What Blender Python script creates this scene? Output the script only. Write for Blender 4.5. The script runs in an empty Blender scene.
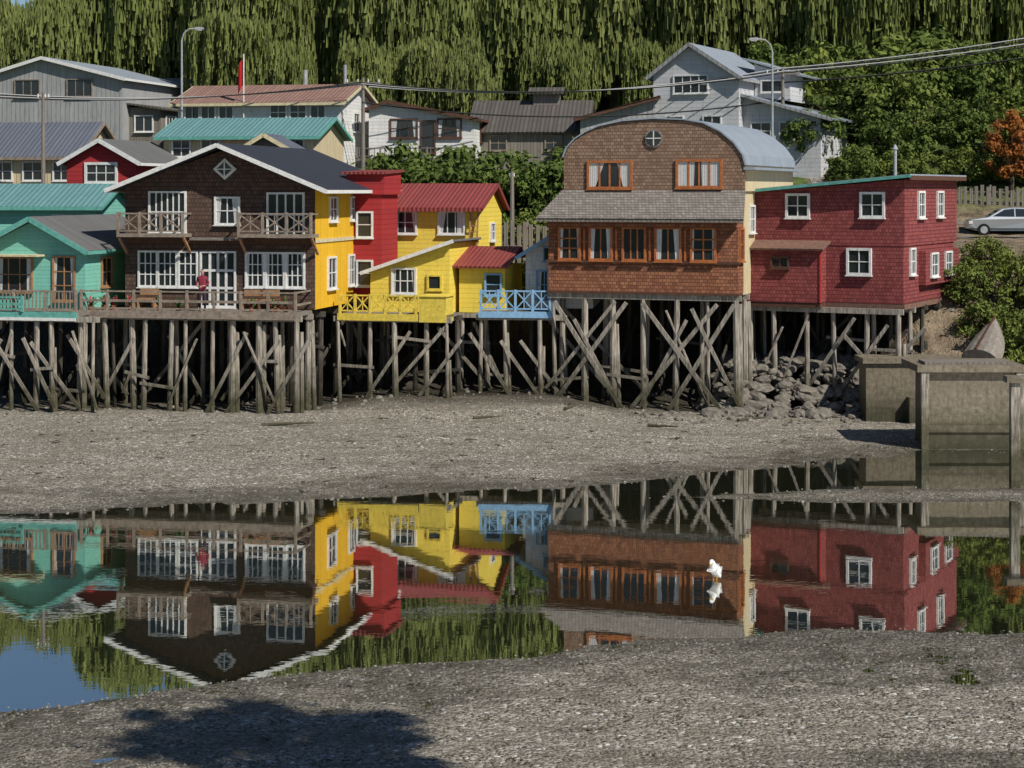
import bpy, bmesh, math, random
import numpy as np
from mathutils import Vector, Matrix, noise
random.seed(11)
R = random.random
def U(a, b): return a + (b - a) * random.random()
scene = bpy.context.scene
col = scene.collection

# ------------------------------------------------------------------ materials
def nmat(name, rough=0.85, spec=0.25, metal=0.0):
    m = bpy.data.materials.new(name); m.use_nodes = True
    nt = m.node_tree; b = nt.nodes['Principled BSDF']
    b.inputs['Roughness'].default_value = rough
    b.inputs['Specular IOR Level'].default_value = spec
    b.inputs['Metallic'].default_value = metal
    return m, nt, b
def N(nt, t, **kw):
    n = nt.nodes.new(t)
    for k, v in kw.items():
        if k.startswith('i_'): n.inputs[k[2:].replace('_', ' ')].default_value = v
        else: setattr(n, k, v)
    return n
def M(nt, op, a, b=None, c=None):
    n = nt.nodes.new('ShaderNodeMath'); n.operation = op
    for i, v in enumerate((a, b, c)):
        if v is None: continue
        if isinstance(v, (int, float)): n.inputs[i].default_value = v
        else: nt.links.new(v, n.inputs[i])
    return n.outputs[0]
def mixc(nt, fac, a, b, mode='MIX'):
    n = nt.nodes.new('ShaderNodeMix'); n.data_type = 'RGBA'; n.blend_type = mode
    for s, v in ((n.inputs[0], fac), (n.inputs[6], a), (n.inputs[7], b)):
        if isinstance(v, (int, float)): s.default_value = v
        elif isinstance(v, tuple): s.default_value = (v[0], v[1], v[2], 1)
        else: nt.links.new(v, s)
    return n.outputs[2]
def ramp(nt, v, a, b, lo=0.0, hi=1.0):
    n = nt.nodes.new('ShaderNodeMapRange')
    nt.links.new(v, n.inputs[0])
    for i, x in zip((1, 2, 3, 4), (a, b, lo, hi)): n.inputs[i].default_value = x
    return n.outputs[0]
def noi(nt, vec, scale, detail=3.0, rough=0.55):
    n = nt.nodes.new('ShaderNodeTexNoise'); n.inputs['Scale'].default_value = scale
    n.inputs['Detail'].default_value = detail; n.inputs['Roughness'].default_value = rough
    if vec is not None: nt.links.new(vec, n.inputs['Vector'])
    return n.outputs['Fac']
def mapv(nt, vec, s):
    n = nt.nodes.new('ShaderNodeMapping'); n.inputs['Scale'].default_value = s
    nt.links.new(vec, n.inputs['Vector']); return n.outputs[0]
def bump(nt, bs, h, strength, dist):
    n = nt.nodes.new('ShaderNodeBump'); n.inputs['Strength'].default_value = strength
    n.inputs['Distance'].default_value = dist
    nt.links.new(h, n.inputs['Height']); nt.links.new(n.outputs[0], bs.inputs['Normal'])

def wallmat(name, c1, c2=None, kind='plain', bw=0.16, bh=0.15, rough=0.85, weather=0.4, spec=0.2, metal=0.0, axis=None, lines=0.55, dirt=(0.09, 0.08, 0.065), foot=None):
    m, nt, bs = nmat(name, rough, spec, metal)
    c2 = c2 or tuple(x * 0.72 for x in c1)
    tc = N(nt, 'ShaderNodeTexCoord'); o = tc.outputs['Object']
    sp = N(nt, 'ShaderNodeSeparateXYZ'); nt.links.new(o, sp.inputs[0])
    if axis == 'x': a = sp.outputs[0]
    elif axis == 'y': a = sp.outputs[1]
    else: a = M(nt, 'ADD', sp.outputs[0], sp.outputs[1])
    z = sp.outputs[2]
    h = None
    big = noi(nt, mapv(nt, o, (0.9, 0.9, 0.9)), 1.3, 3)
    if kind == 'shingle':
        cb = N(nt, 'ShaderNodeCombineXYZ'); nt.links.new(a, cb.inputs[0]); nt.links.new(z, cb.inputs[1])
        br = N(nt, 'ShaderNodeTexBrick'); nt.links.new(cb.outputs[0], br.inputs['Vector'])
        br.inputs['Scale'].default_value = 1.0
        br.inputs['Brick Width'].default_value = bw; br.inputs['Row Height'].default_value = bh
        br.inputs['Mortar Size'].default_value = 0.010; br.inputs['Mortar Smooth'].default_value = 0.2
        br.inputs['Color1'].default_value = (*c1, 1); br.inputs['Color2'].default_value = (*c2, 1)
        br.inputs['Mortar'].default_value = (*[x * (1 - lines) for x in c2], 1)
        c = br.outputs['Color']
        fr = M(nt, 'FRACT', M(nt, 'DIVIDE', z, bh))
        h = M(nt, 'SUBTRACT', M(nt, 'SUBTRACT', 1.0, fr), M(nt, 'MULTIPLY', br.outputs['Fac'], 0.5))
        c = mixc(nt, ramp(nt, fr, 0.75, 1.0, 0, 0.45), c, tuple(x * 0.4 for x in c2))
    elif kind in ('lap', 'board', 'corr'):
        p = z if kind == 'lap' else a
        step = bh if kind == 'lap' else bw
        q = M(nt, 'DIVIDE', p, step)
        fr = M(nt, 'FRACT', q)
        fl = M(nt, 'FLOOR', q)
        wn = N(nt, 'ShaderNodeTexWhiteNoise', noise_dimensions='1D'); nt.links.new(fl, wn.inputs['W'])
        c = mixc(nt, M(nt, 'MULTIPLY', wn.outputs['Value'], 0.6), c1, c2)
        if kind == 'corr':
            h = M(nt, 'SINE', M(nt, 'MULTIPLY', q, 6.2832))
            c = mixc(nt, ramp(nt, h, -1, 1, lines * 0.5, 0), c, tuple(x * 0.4 for x in c2))
        else:
            ln = ramp(nt, fr, 0.0, 0.14, lines, 0)
            c = mixc(nt, ln, c, tuple(x * 0.25 for x in c2))
            h = M(nt, 'SUBTRACT', 1.0, fr) if kind == 'lap' else ramp(nt, fr, 0, 0.14, 0, 1)
    else:
        c = mixc(nt, ramp(nt, noi(nt, o, 6, 3), 0.35, 0.65), c1, c2)
        h = noi(nt, o, 25, 2)
    c = mixc(nt, ramp(nt, big, 0.35, 0.75, 0, weather), c, c2)
    st = noi(nt, mapv(nt, o, (5, 5, 0.7)), 1.6, 4, 0.65)
    c = mixc(nt, ramp(nt, st, 0.50, 0.78, 0, weather), c, dirt)
    fine = noi(nt, o, 18, 1)
    c = mixc(nt, 1.0, c, mixc(nt, fine, (0.74, 0.74, 0.74), (1.2, 1.2, 1.2)), 'MULTIPLY')
    if foot:
        zf = M(nt, 'ADD', z, M(nt, 'MULTIPLY', M(nt, 'SUBTRACT', noi(nt, o, 2.5, 3), .5), 1.5))
        c = mixc(nt, ramp(nt, zf, 0.3, 1.7, .85, 0), c, foot)
    nt.links.new(c, bs.inputs['Base Color'])
    bump(nt, bs, h, 0.7, 0.02)
    return m

MT = {}
def W(key, *a, **k): MT[key] = wallmat(key, *a, **k)
W('brown_shingle', (0.135, 0.082, 0.06), (0.075, 0.048, 0.038), 'shingle', bw=.15, bh=.17, weather=.3)
W('yellow_sheet', (0.80, 0.47, 0.03), (0.66, 0.37, 0.02), 'board', bw=.9, weather=.2, lines=.25)
W('lemon_board', (0.78, 0.61, 0.10), (0.68, 0.50, 0.07), 'lap', bh=.2, weather=.2, lines=.3)
W('red_sheet', (0.38, 0.035, 0.035), (0.27, 0.025, 0.03), 'lap', bh=.22, weather=.25)
W('red_shingle', (0.32, 0.085, 0.08), (0.19, 0.045, 0.045), 'shingle', bw=.14, bh=.15, weather=.45, dirt=(0.12, 0.05, 0.045))
W('orange_shingle', (0.36, 0.155, 0.08), (0.19, 0.075, 0.045), 'shingle', bw=.17, bh=.14, weather=.35, dirt=(0.12, 0.065, 0.045))
W('pale_shingle', (0.31, 0.21, 0.145), (0.19, 0.115, 0.08), 'shingle', bw=.17, bh=.14, weather=.4)
W('grey_shingle', (0.30, 0.275, 0.25), (0.19, 0.165, 0.145), 'shingle', bw=.15, bh=.10, weather=.4)
W('cream_wall', (0.62, 0.52, 0.33), (0.5, 0.42, 0.27), 'board', bw=.25, weather=.3, lines=.3)
W('teal_board', (0.20, 0.50, 0.41), (0.15, 0.41, 0.33), 'lap', bh=.16, weather=.25, lines=.4)
W('teal_paint', (0.14, 0.42, 0.36), weather=.25)
W('white_paint', (0.76, 0.76, 0.74), (0.64, 0.64, 0.62), weather=.2)
W('white_board', (0.70, 0.70, 0.68), (0.58, 0.58, 0.56), 'lap', bh=.2, weather=.35, lines=.35)
W('grey_board', (0.38, 0.385, 0.385), (0.28, 0.285, 0.29), 'board', bw=.3, weather=.55, lines=.3)
W('grey_wood', (0.25, 0.225, 0.195), (0.16, 0.14, 0.12), 'board', bw=.2, weather=.5)
W('greyhouse_board', (0.55, 0.56, 0.57), (0.46, 0.47, 0.49), 'lap', bh=.25, weather=.35, lines=.35)
W('rail_wood', (0.34, 0.28, 0.22), (0.2, 0.16, 0.13), weather=.5)
W('tan_wood', (0.42, 0.24, 0.12), (0.3, 0.16, 0.08), weather=.3)
W('orange_wood', (0.45, 0.17, 0.06), (0.33, 0.11, 0.04), weather=.15, rough=.5)
W('brown_trim', (0.12, 0.06, 0.04), weather=.2)
W('yellow_paint', (0.8, 0.62, 0.10), weather=.2)
W('blue_paint', (0.25, 0.45, 0.65), (0.2, 0.36, 0.55), weather=.25)
W('cream_trim', (0.7, 0.62, 0.4), weather=.2)
W('dark_roof', (0.045, 0.05, 0.065), (0.03, 0.033, 0.045), 'corr', bw=.25, rough=.55, weather=.3, axis='y')
W('slate_roof_x', (0.14, 0.155, 0.19), (0.10, 0.11, 0.14), 'corr', bw=.25, rough=.55, weather=.4, axis='x', lines=.3)
W('red_roof', (0.30, 0.065, 0.06), (0.20, 0.045, 0.042), 'corr', bw=.2, rough=.6, weather=.5, axis='x', lines=.3)
W('rust_roof', (0.32, 0.19, 0.155), (0.20, 0.12, 0.10), 'corr', bw=.25, rough=.75, weather=.6, axis='x', lines=.25)
W('teal_roof', (0.15, 0.31, 0.31), (0.11, 0.23, 0.24), 'corr', bw=.25, rough=.55, weather=.5, axis='x', lines=.25)
W('metal_roof_y', (0.36, 0.41, 0.47), (0.26, 0.30, 0.36), 'corr', bw=.3, rough=.4, weather=.4, axis='y', spec=.5)
W('metal_roof_x', (0.28, 0.31, 0.34), (0.2, 0.22, 0.25), 'corr', bw=.25, rough=.45, weather=.4, axis='x', spec=.5)
W('grey_roof_y', (0.17, 0.17, 0.17), (0.11, 0.11, 0.11), 'corr', bw=.25, rough=.7, weather=.5, axis='y')
W('old_roof_x', (0.12, 0.11, 0.10), (0.07, 0.06, 0.055), 'corr', bw=.25, rough=.8, weather=.5, axis='x')
W('brown_roof', (0.24, 0.14, 0.10), (0.16, 0.09, 0.07), weather=.4)
W('curtain', (0.62, 0.62, 0.60), (0.45, 0.45, 0.44), 'board', bw=.09, weather=.0, lines=.3)
W('concrete', (0.26, 0.225, 0.17), (0.15, 0.125, 0.09), weather=.75, dirt=(0.055, 0.05, 0.035), foot=(0.035, 0.037, 0.02))
W('galv', (0.4, 0.42, 0.44), rough=.5, weather=.2, spec=.5)
W('terracotta', (0.36, 0.13, 0.07), weather=.3)
W('flag_red', (0.5, 0.02, 0.02), weather=.05)
W('rubber', (0.015, 0.015, 0.016), weather=.1)
W('stone', (0.24, 0.215, 0.18), (0.12, 0.11, 0.095), weather=.4)
W('pebble', (0.30, 0.28, 0.24), (0.13, 0.12, 0.10), weather=.4)
W('hull', (0.27, 0.25, 0.225), (0.2, 0.17, 0.14), weather=.4)
m, nt, bs = nmat('glass', 0.06, 0.6); bs.inputs['Base Color'].default_value = (0.022, 0.027, 0.032, 1); MT['glass'] = m
m, nt, bs = nmat('car_paint', 0.28, 0.5, 0.6); bs.inputs['Base Color'].default_value = (0.5, 0.53, 0.56, 1); bs.inputs['Coat Weight'].default_value = .6; MT['car_paint'] = m
m, nt, bs = nmat('tail_light', 0.3, 0.5); bs.inputs['Base Color'].default_value = (0.4, 0.02, 0.02, 1); MT['tail_light'] = m
def plain(key, c, rough=.8):
    m, nt, bs = nmat(key, rough)
    o = N(nt, 'ShaderNodeTexCoord').outputs['Object']
    nt.links.new(mixc(nt, noi(nt, o, 14, 3), tuple(x * .75 for x in c), tuple(x * 1.2 for x in c)), bs.inputs['Base Color'])
    MT[key] = m
plain('skin', (0.5, 0.28, 0.2)); plain('hair', (0.03, 0.02, 0.015)); plain('sweater', (0.22, 0.03, 0.05)); plain('trousers', (0.05, 0.03, 0.045))
plain('feather', (0.75, 0.75, 0.73)); plain('beak', (0.5, 0.3, 0.05)); plain('wing_grey', (0.35, 0.35, 0.36))
plain('wire', (0.03, 0.03, 0.03)); plain('pale_wire', (0.45, 0.45, 0.45)); plain('flower', (0.5, 0.05, 0.08)); plain('leafgreen', (0.05, 0.11, 0.03)); plain('seaweed', (0.06, 0.06, 0.03)); plain('asphalt', (0.16, 0.15, 0.14))

def stiltmat(key, k):
    m, nt, bs = nmat(key, 0.9, 0.15)
    g = N(nt, 'ShaderNodeTexCoord').outputs['Object']; sp = N(nt, 'ShaderNodeSeparateXYZ'); nt.links.new(g, sp.inputs[0])
    nb = noi(nt, g, 2.2, 3)
    zz = M(nt, 'ADD', sp.outputs[2], M(nt, 'MULTIPLY', M(nt, 'SUBTRACT', nb, .5), 2.8))
    up = mixc(nt, ramp(nt, noi(nt, mapv(nt, g, (9, 9, 1.0)), 1.5, 3), .3, .7), tuple(k * x for x in (0.13, 0.11, 0.09)), tuple(k * x for x in (0.44, 0.40, 0.34)))
    low = mixc(nt, noi(nt, g, 7, 2), tuple(k * x for x in (0.03, 0.03, 0.018)), tuple(k * x for x in (0.12, 0.11, 0.07)))
    nt.links.new(mixc(nt, ramp(nt, zz, 0.7, 2.6), low, up), bs.inputs['Base Color'])
    bump(nt, bs, noi(nt, mapv(nt, g, (14, 14, 1.5)), 2, 2), .6, .02)
    MT[key] = m
stiltmat('stilt_wood', 1.0); stiltmat('shaded_stilt_wood', .28)  # same wood darkened for back rows: under-house shade painted into its colour

def foliage(key, cols, transl=.25, streak=(.9, .9, .25), sc=1.6):
    m = bpy.data.materials.new(key); m.use_nodes = True; nt = m.node_tree
    nt.nodes.remove(nt.nodes['Principled BSDF'])
    out = nt.nodes['Material Output']
    o = N(nt, 'ShaderNodeTexCoord').outputs['Object']
    oi = N(nt, 'ShaderNodeObjectInfo')
    f = noi(nt, mapv(nt, o, streak), sc, 2, .65)
    c = mixc(nt, ramp(nt, f, .35, .65), cols[0], cols[1])
    c = mixc(nt, M(nt, 'MULTIPLY', oi.outputs['Random'], .5), c, cols[2])
    d = N(nt, 'ShaderNodeBsdfDiffuse'); nt.links.new(c, d.inputs[0])
    if transl:
        t = N(nt, 'ShaderNodeBsdfTranslucent'); nt.links.new(c, t.inputs[0])
        mx = N(nt, 'ShaderNodeMixShader'); mx.inputs[0].default_value = transl
        nt.links.new(d.outputs[0], mx.inputs[1]); nt.links.new(t.outputs[0], mx.inputs[2])
        nt.links.new(mx.outputs[0], out.inputs[0])
    else: nt.links.new(d.outputs[0], out.inputs[0])
    MT[key] = m
foliage('willow_leaf', ((0.115, 0.135, 0.045), (0.26, 0.29, 0.10), (0.18, 0.22, 0.065)), transl=.22)
foliage('broad_leaf', ((0.045, 0.075, 0.022), (0.15, 0.20, 0.05), (0.10, 0.13, 0.035)), streak=(1, 1, 1), transl=.15)
foliage('bush_leaf', ((0.07, 0.10, 0.025), (0.22, 0.26, 0.06), (0.14, 0.18, 0.05)), streak=(1, 1, 1), transl=.15)
foliage('autumn_leaf', ((0.22, 0.06, 0.025), (0.42, 0.16, 0.05), (0.3, 0.15, 0.04)), streak=(1, 1, 1))
MT['bark'] = wallmat('bark', (0.10, 0.08, 0.06), weather=.4)

# ------------------------------------------------------------------ builder
def finish_mesh(name, V, F, MI, mats, recalc=True, smooth=False):
    me = bpy.data.meshes.new(name); me.from_pydata([tuple(v) for v in V], [], F)
    for k in mats: me.materials.append(MT[k])
    if MI is not None: me.polygons.foreach_set('material_index', MI)
    if smooth: me.polygons.foreach_set('use_smooth', [True] * len(F))
    if recalc:
        bm = bmesh.new(); bm.from_mesh(me); bmesh.ops.recalc_face_normals(bm, faces=bm.faces); bm.to_mesh(me); bm.free()
    me.update(); return me

BOXF = [(0, 1, 3, 2), (4, 6, 7, 5), (0, 4, 5, 1), (2, 3, 7, 6), (0, 2, 6, 4), (1, 5, 7, 3)]
class Bld:
    def __init__(s, name, loc=(0, 0, 0), th=0.0):
        s.name, s.loc, s.th, s.p = name, loc, th, {}
    def add(s, p, m, vs, fs):
        V, F, I, L = s.p.setdefault(p, ([], [], [], []))
        if m not in L: L.append(m)
        k = len(V); V.extend(vs); F.extend([tuple(i + k for i in f) for f in fs]); I.extend([L.index(m)] * len(fs))
    def box(s, p, m, x0, x1, y0, y1, z0, z1):
        s.add(p, m, [(x, y, z) for x in (x0, x1) for y in (y0, y1) for z in (z0, z1)], BOXF)
    def fbox(s, p, m, F, a0, a1, d0, d1, z0, z1):
        ox, oy, ux, uy = F; nx, ny = uy, -ux
        s.add(p, m, [(ox + a * ux + d * nx, oy + a * uy + d * ny, z) for a in (a0, a1) for d in (d0, d1) for z in (z0, z1)], BOXF)
    def prism(s, p, m, pts, y0, y1):
        n = len(pts); vs = [(x, y0, z) for x, z in pts] + [(x, y1, z) for x, z in pts]
        fs = [tuple(range(n)), tuple(range(2 * n - 1, n - 1, -1))] + [(i, (i + 1) % n, n + (i + 1) % n, n + i) for i in range(n)]
        s.add(p, m, vs, fs)
    def prismx(s, p, m, pts, x0, x1):
        n = len(pts); vs = [(x0, y, z) for y, z in pts] + [(x1, y, z) for y, z in pts]
        fs = [tuple(range(n)), tuple(range(2 * n - 1, n - 1, -1))] + [(i, (i + 1) % n, n + (i + 1) % n, n + i) for i in range(n)]
        s.add(p, m, vs, fs)
    def slab(s, p, m, q, t=.08):
        q = [Vector(v) for v in q]; n = (q[1] - q[0]).cross(q[2] - q[0]).normalized()
        if n.z < 0: n = -n
        vs = q + [v - n * t for v in q]
        s.add(p, m, vs, [(0, 1, 2, 3), (7, 6, 5, 4), (0, 4, 5, 1), (1, 5, 6, 2), (2, 6, 7, 3), (3, 7, 4, 0)])
    def beam(s, p, m, a, b, w=.1, h=None):
        h = h or w; a = Vector(a); b = Vector(b); d = (b - a).normalized()
        up = Vector((0, 0, 1)) if abs(d.z) < .9 else Vector((0, 1, 0))
        r = d.cross(up).normalized() * w / 2; u = r.cross(d).normalized() * h / 2
        vs = [e + i * r + j * u for e in (a, b) for i in (-1, 1) for j in (-1, 1)]
        s.add(p, m, vs, BOXF)
    def pole(s, p, m, a, b, r0, r1=None, n=8):
        r1 = r0 if r1 is None else r1; a = Vector(a); b = Vector(b); d = (b - a).normalized()
        up = Vector((1, 0, 0)) if abs(d.x) < .8 else Vector((0, 1, 0))
        u = d.cross(up).normalized(); v = d.cross(u)
        vs = []
        for e, r in ((a, r0), (b, r1)):
            for i in range(n):
                t = i * 2 * math.pi / n; vs.append(e + u * math.cos(t) * r + v * math.sin(t) * r)
        fs = [(i, (i + 1) % n, n + (i + 1) % n, n + i) for i in range(n)] + [tuple(range(n)), tuple(range(2 * n - 1, n - 1, -1))]
        s.add(p, m, vs, fs)
    def window(s, F, a, z, w, h, nx=2, nz=2, fm='white_paint', fw=.08, cur=0, part='windows', mun=.04):
        s.fbox(part, 'glass', F, a - w / 2, a + w / 2, -.02, .018, z - h / 2, z + h / 2)
        if cur:
            for k in (-1, 1):
                cc = cur * U(.7, 1.2)
                e = a + k * w / 2; i = e - k * w * min(cc, .95) * .5; i2 = e - k * w * min(cc, .95) * U(.15, .5)
                n = Vector((F[3], -F[2], 0)) * .024; P = lambda q, zz_: Vector((F[0] + q * F[2], F[1] + q * F[3], zz_)) + n
                s.add(part, 'curtain', [P(e, z - h / 2), P(i2, z - h / 2), P(i, z + h / 2), P(e, z + h / 2)], [(0, 1, 2, 3)])
        x0, x1, z0, z1 = a - w / 2, a + w / 2, z - h / 2, z + h / 2
        s.fbox(part, fm, F, x0 - fw, x0, -.03, .085, z0 - fw, z1 + fw)
        s.fbox(part, fm, F, x1, x1 + fw, -.03, .085, z0 - fw, z1 + fw)
        s.fbox(part, fm, F, x0, x1, -.03, .082, z1, z1 + fw)
        s.fbox(part, fm, F, x0, x1, -.03, .082, z0 - fw, z0)
        s.fbox(part, fm, F, x0 - fw - .03, x1 + fw + .03, -.03, .15, z0 - fw - .045, z0 - fw - .003)
        for i in range(1, nx):
            c = x0 + w * i / nx; s.fbox(part, fm, F, c - mun / 2, c + mun / 2, -.03, .05, z0, z1)
        for i in range(1, nz):
            c = z0 + h * i / nz; s.fbox(part, fm, F, x0, x1, -.03, .046, c - mun / 2, c + mun / 2)
    def rail(s, F, a0, a1, d, z0, h=.95, m='rail_wood', style='bal', step=.16, part='railing', post=1.3):
        s.fbox(part, m, F, a0, a1, d - .03, d + .03, z0 + h - .06, z0 + h)
        s.fbox(part, m, F, a0, a1, d - .02, d + .02, z0 + .08, z0 + .14)
        n = max(1, round((a1 - a0) / post)); ps = [a0 + (a1 - a0) * i / n for i in range(n + 1)]
        for q in ps: s.fbox(part, m, F, q - .05, q + .05, d - .05, d + .05, z0, z0 + h + .03)
        ox, oy, ux, uy = F; nx, ny = uy, -ux
        P = lambda a, z: (ox + a * ux + d * nx, oy + a * uy + d * ny, z)
        if style == 'bal':
            k = int((a1 - a0) / step)
            for i in range(k):
                c = a0 + (i + .5) * (a1 - a0) / k; s.fbox(part, m, F, c - .022, c + .022, d - .015, d + .015, z0 + .14, z0 + h - .06)
        elif style == 'x':
            for i in range(n):
                s.beam(part, m, P(ps[i] + .05, z0 + .14), P(ps[i + 1] - .05, z0 + h - .06), .05)
                s.beam(part, m, P(ps[i] + .05, z0 + h - .06), P(ps[i + 1] - .05, z0 + .14), .047)
                s.fbox(part, m, F, (ps[i] + ps[i + 1]) / 2 - .02, (ps[i] + ps[i + 1]) / 2 + .02, d - .012, d + .012, z0 + .14, z0 + h - .06)
        else:
            s.fbox(part, m, F, a0, a1, d - .018, d + .018, z0 + h * .5 - .05, z0 + h * .5 + .05)
    def stilts(s, x0, x1, ys, ztop, step=1.1, zb=-.4, r=.10, part='stilts'):
        for j, y in enumerate(ys):
            sm_ = 'stilt_wood' if j == 0 or (j == 1 and len(ys) > 4) else 'shaded_stilt_wood'
            n = max(2, int((x1 - x0) / (step * (1 if j == 0 else 1.25)))); prev = None
            for i in range(n + 1):
                x = x0 + (x1 - x0) * i / n + U(-.28, .28) * (0 < i < n)
                yy = y + U(-.12, .12); k = U(-.14, .14)
                rr = r * U(.7, 1.25)
                s.pole(part, sm_, (x + k, yy + U(-.1, .1), zb), (x, yy, ztop), rr * 1.15, rr * .9)
                if prev is not None and (j == 0 or R() < .4) and R() < .8:
                    zl, zh = U(.2, 1.0), ztop - U(.1, .9)
                    o = -.14; w = x - prev
                    if R() < .5: s.beam(part, sm_, (prev - U(0, .3), yy + o, zl), (x + U(0, w), yy + o, zh), .055, .14)
                    else: s.beam(part, sm_, (x + U(0, .3), yy + o - .06, zl), (prev - U(0, w), yy + o - .06, zh), .055, .14)
                if prev is not None and R() < .25:
                    zq = U(1.2, ztop - .6); s.beam(part, sm_, (prev - .2, yy - .12, zq), (x + .2, yy - .12, zq + U(-.3, .3)), .05, .12)
                if R() < .3: s.pole(part, sm_, (x + U(.12, .3), yy + .1, zb), (x + U(.1, .2), yy + .1, ztop - U(0, 1.8)), rr * .8, rr * .7)
                prev = x
            s.box(part, sm_, x0 - .2, x1 + .2, y - .09, y + .09, ztop - .02, ztop + .2)
        for i in range(int((x1 - x0) / 2.2) + 1):
            xx = x0 + i * 2.2
            s.beam(part, 'shaded_stilt_wood', (xx, ys[0] + .2, U(.3, 1)), (xx + .1, ys[-1] * .6, ztop - .3), .06, .15)
    def gable(s, m, x0, x1, xa, zl, zr, za, y0, y1, t=.1, trim=None, tw=.2):
        s.slab('roof', m, [(x0, y0, zl), (xa, y0, za), (xa, y1, za), (x0, y1, zl)], t)
        s.slab('roof', m, [(xa, y0, za + .003), (x1, y0, zr), (x1, y1, zr), (xa, y1, za + .003)], t)
        if trim:
            for (a, za_), (b, zb_) in (((x0, zl), (xa, za)), ((xa, za), (x1, zr))):
                s.beam('bargeboard', trim, (a, y0 - .03, za_ - .09), (b, y0 - .03, zb_ - .09), .05, tw)
            s.box('bargeboard', trim, x1 - .02, x1 + .03, y0, y1, zr - .16, zr - .02)
            s.box('bargeboard', trim, x0 - .03, x0 + .02, y0, y1, zl - .16, zl - .02)
    def gablex(s, m, x0, x1, y0, ya, y1, z0, za, z1, t=.1, trim=None):
        s.slab('roof', m, [(x0, y0, z0), (x1, y0, z0), (x1, ya, za), (x0, ya, za)], t)
        s.slab('roof', m, [(x0, ya, za + .003), (x1, ya, za + .003), (x1, y1, z1), (x0, y1, z1)], t)
        if trim:
            s.box('fascia', trim, x0, x1, y0 - .04, y0 + .01, z0 - .17, z0 - .01)
            for x in (x0, x1):
                s.beam('fascia', trim, (x, y0, z0 - .08), (x, ya, za - .08), .05, .16)
                s.beam('fascia', trim, (x, ya, za - .08), (x, y1, z1 - .08), .05, .16)
    def finish(s):
        e = bpy.data.objects.new(s.name, None); col.objects.link(e)
        e.location = s.loc; e.rotation_euler = (0, 0, -math.radians(s.th)); e.empty_display_size = .5
        for p, (V, F, I, L) in s.p.items():
            ob = bpy.data.objects.new(p, finish_mesh(p, V, F, I, L)); col.objects.link(ob); ob.parent = e
        return e
def front(y, x=0): return (x, y, 1, 0)
def side(x, y=0): return (x, y, 0, 1)
def single(b):
    V, F, I, L = [], [], [], []
    for p, (v, f, i, l) in b.p.items():
        k = len(V); V += v; F += [tuple(q + k for q in ff) for ff in f]
        mp = []
        for mm in l:
            if mm not in L: L.append(mm)
            mp.append(L.index(mm))
        I += [mp[q] for q in i]
    ob = bpy.data.objects.new(b.name, finish_mesh(b.name, V, F, I, L)); col.objects.link(ob)
    ob.location = b.loc; ob.rotation_euler = (0, 0, -math.radians(b.th)); return ob

# ------------------------------------------------------------------ terrain
FX = [-200, -14.4, -3.4, 1.5, 6, 12, 15, 25, 200]; FY = [47, 52.75, 56.4, 57.7, 60.5, 64.6, 66.4, 67, 67]
NX = [-200, -9, -7.1, -3.1, .95, 3.8, 7, 10.6, 200]; NY = [30, 33.2, 33.8, 36.1, 37.1, 38.3, 38.9, 39.2, 41]
def sm(t):
    t = max(0., min(1., t)); return t * t * (3 - 2 * t)
def hgt(x, y):
    n1 = noise.noise((x * .22, y * .35, 0.3)); n2 = noise.noise((x * 1.0, y * 1.5, 5.1)); n3 = noise.noise((x * 2.7, y * 3.1, 9.1))
    s1 = y - float(np.interp(x, FX, FY)) + 1.3 * n1 + .4 * n2 + .15 * n3
    s2 = float(np.interp(x, NX, NY)) - y + .9 * n1 + .35 * n2 + .15 * n3
    sp = (1.1 * max(-1, min(1, (x - 5.5) / 4)) - abs(y - 56.3 - .04 * (x - 8)) + .25 * n2)
    s = max(s1, s2)
    z = s * .016 if s > 0 else max(s * .07, -.5)
    if sp > -1: z = max(z, sp * .035 + .004)
    if s > .3: z += (.04 * n2 + .03 * n3) * min(1, s / 3) + .06 * n1 * min(1, s / 4)
    if x > -8 and x < 5: z += .35 * sm((y - 71) / 7) * sm((x + 8) / 3) * sm((5 - x) / 4)
    yb = float(np.interp(x, [-30, -9, -5, 1, 4, 8, 14, 17, 40], [81.5, 80.5, 79.5, 79.5, 79.5, 78, 76.5, 73, 72]))
    pl = float(np.interp(x, [-20, 8, 16, 20], [5.0, 5.0, 6.3, 6.6]))
    t = (y - yb) / 11.
    if t > 0:
        tt = min(1, t); z += (pl - .3) * (.35 * tt + .65 * sm(tt)) + .25 * n2 * (min(1, t * 4) if t < 1 else .2)
    z += float(np.interp(y, [98, 110, 125, 150, 175, 230, 400, 900], [0, 4.2, 7.2, 11, 18, 32, 45, 60])) * (1 - .30 * sm((-26 - x) / 14) * sm((y - 125) / 20))
    if y < 22: z += 7.5 * sm((22 - y) / 22)
    return z
def axis(segs):
    r = []
    for a, b, st in segs:
        k = max(1, round((b - a) / st)); r += [a + (b - a) * i / k for i in range(k)]
    return r + [segs[-1][1]]
xs = axis([(-700, -100, 100), (-100, -30, 7), (-30, -18, .6), (-18, 20, .3), (20, 32, .6), (32, 100, 7), (100, 700, 100)])
ys = axis([(-300, 0, 50), (0, 28, 2), (28, 42, .22), (42, 50, .8), (50, 70, .22), (70, 96, .6), (96, 180, 4), (180, 900, 60)])
V = []; wet_shade = []; veg_shade = []
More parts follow.
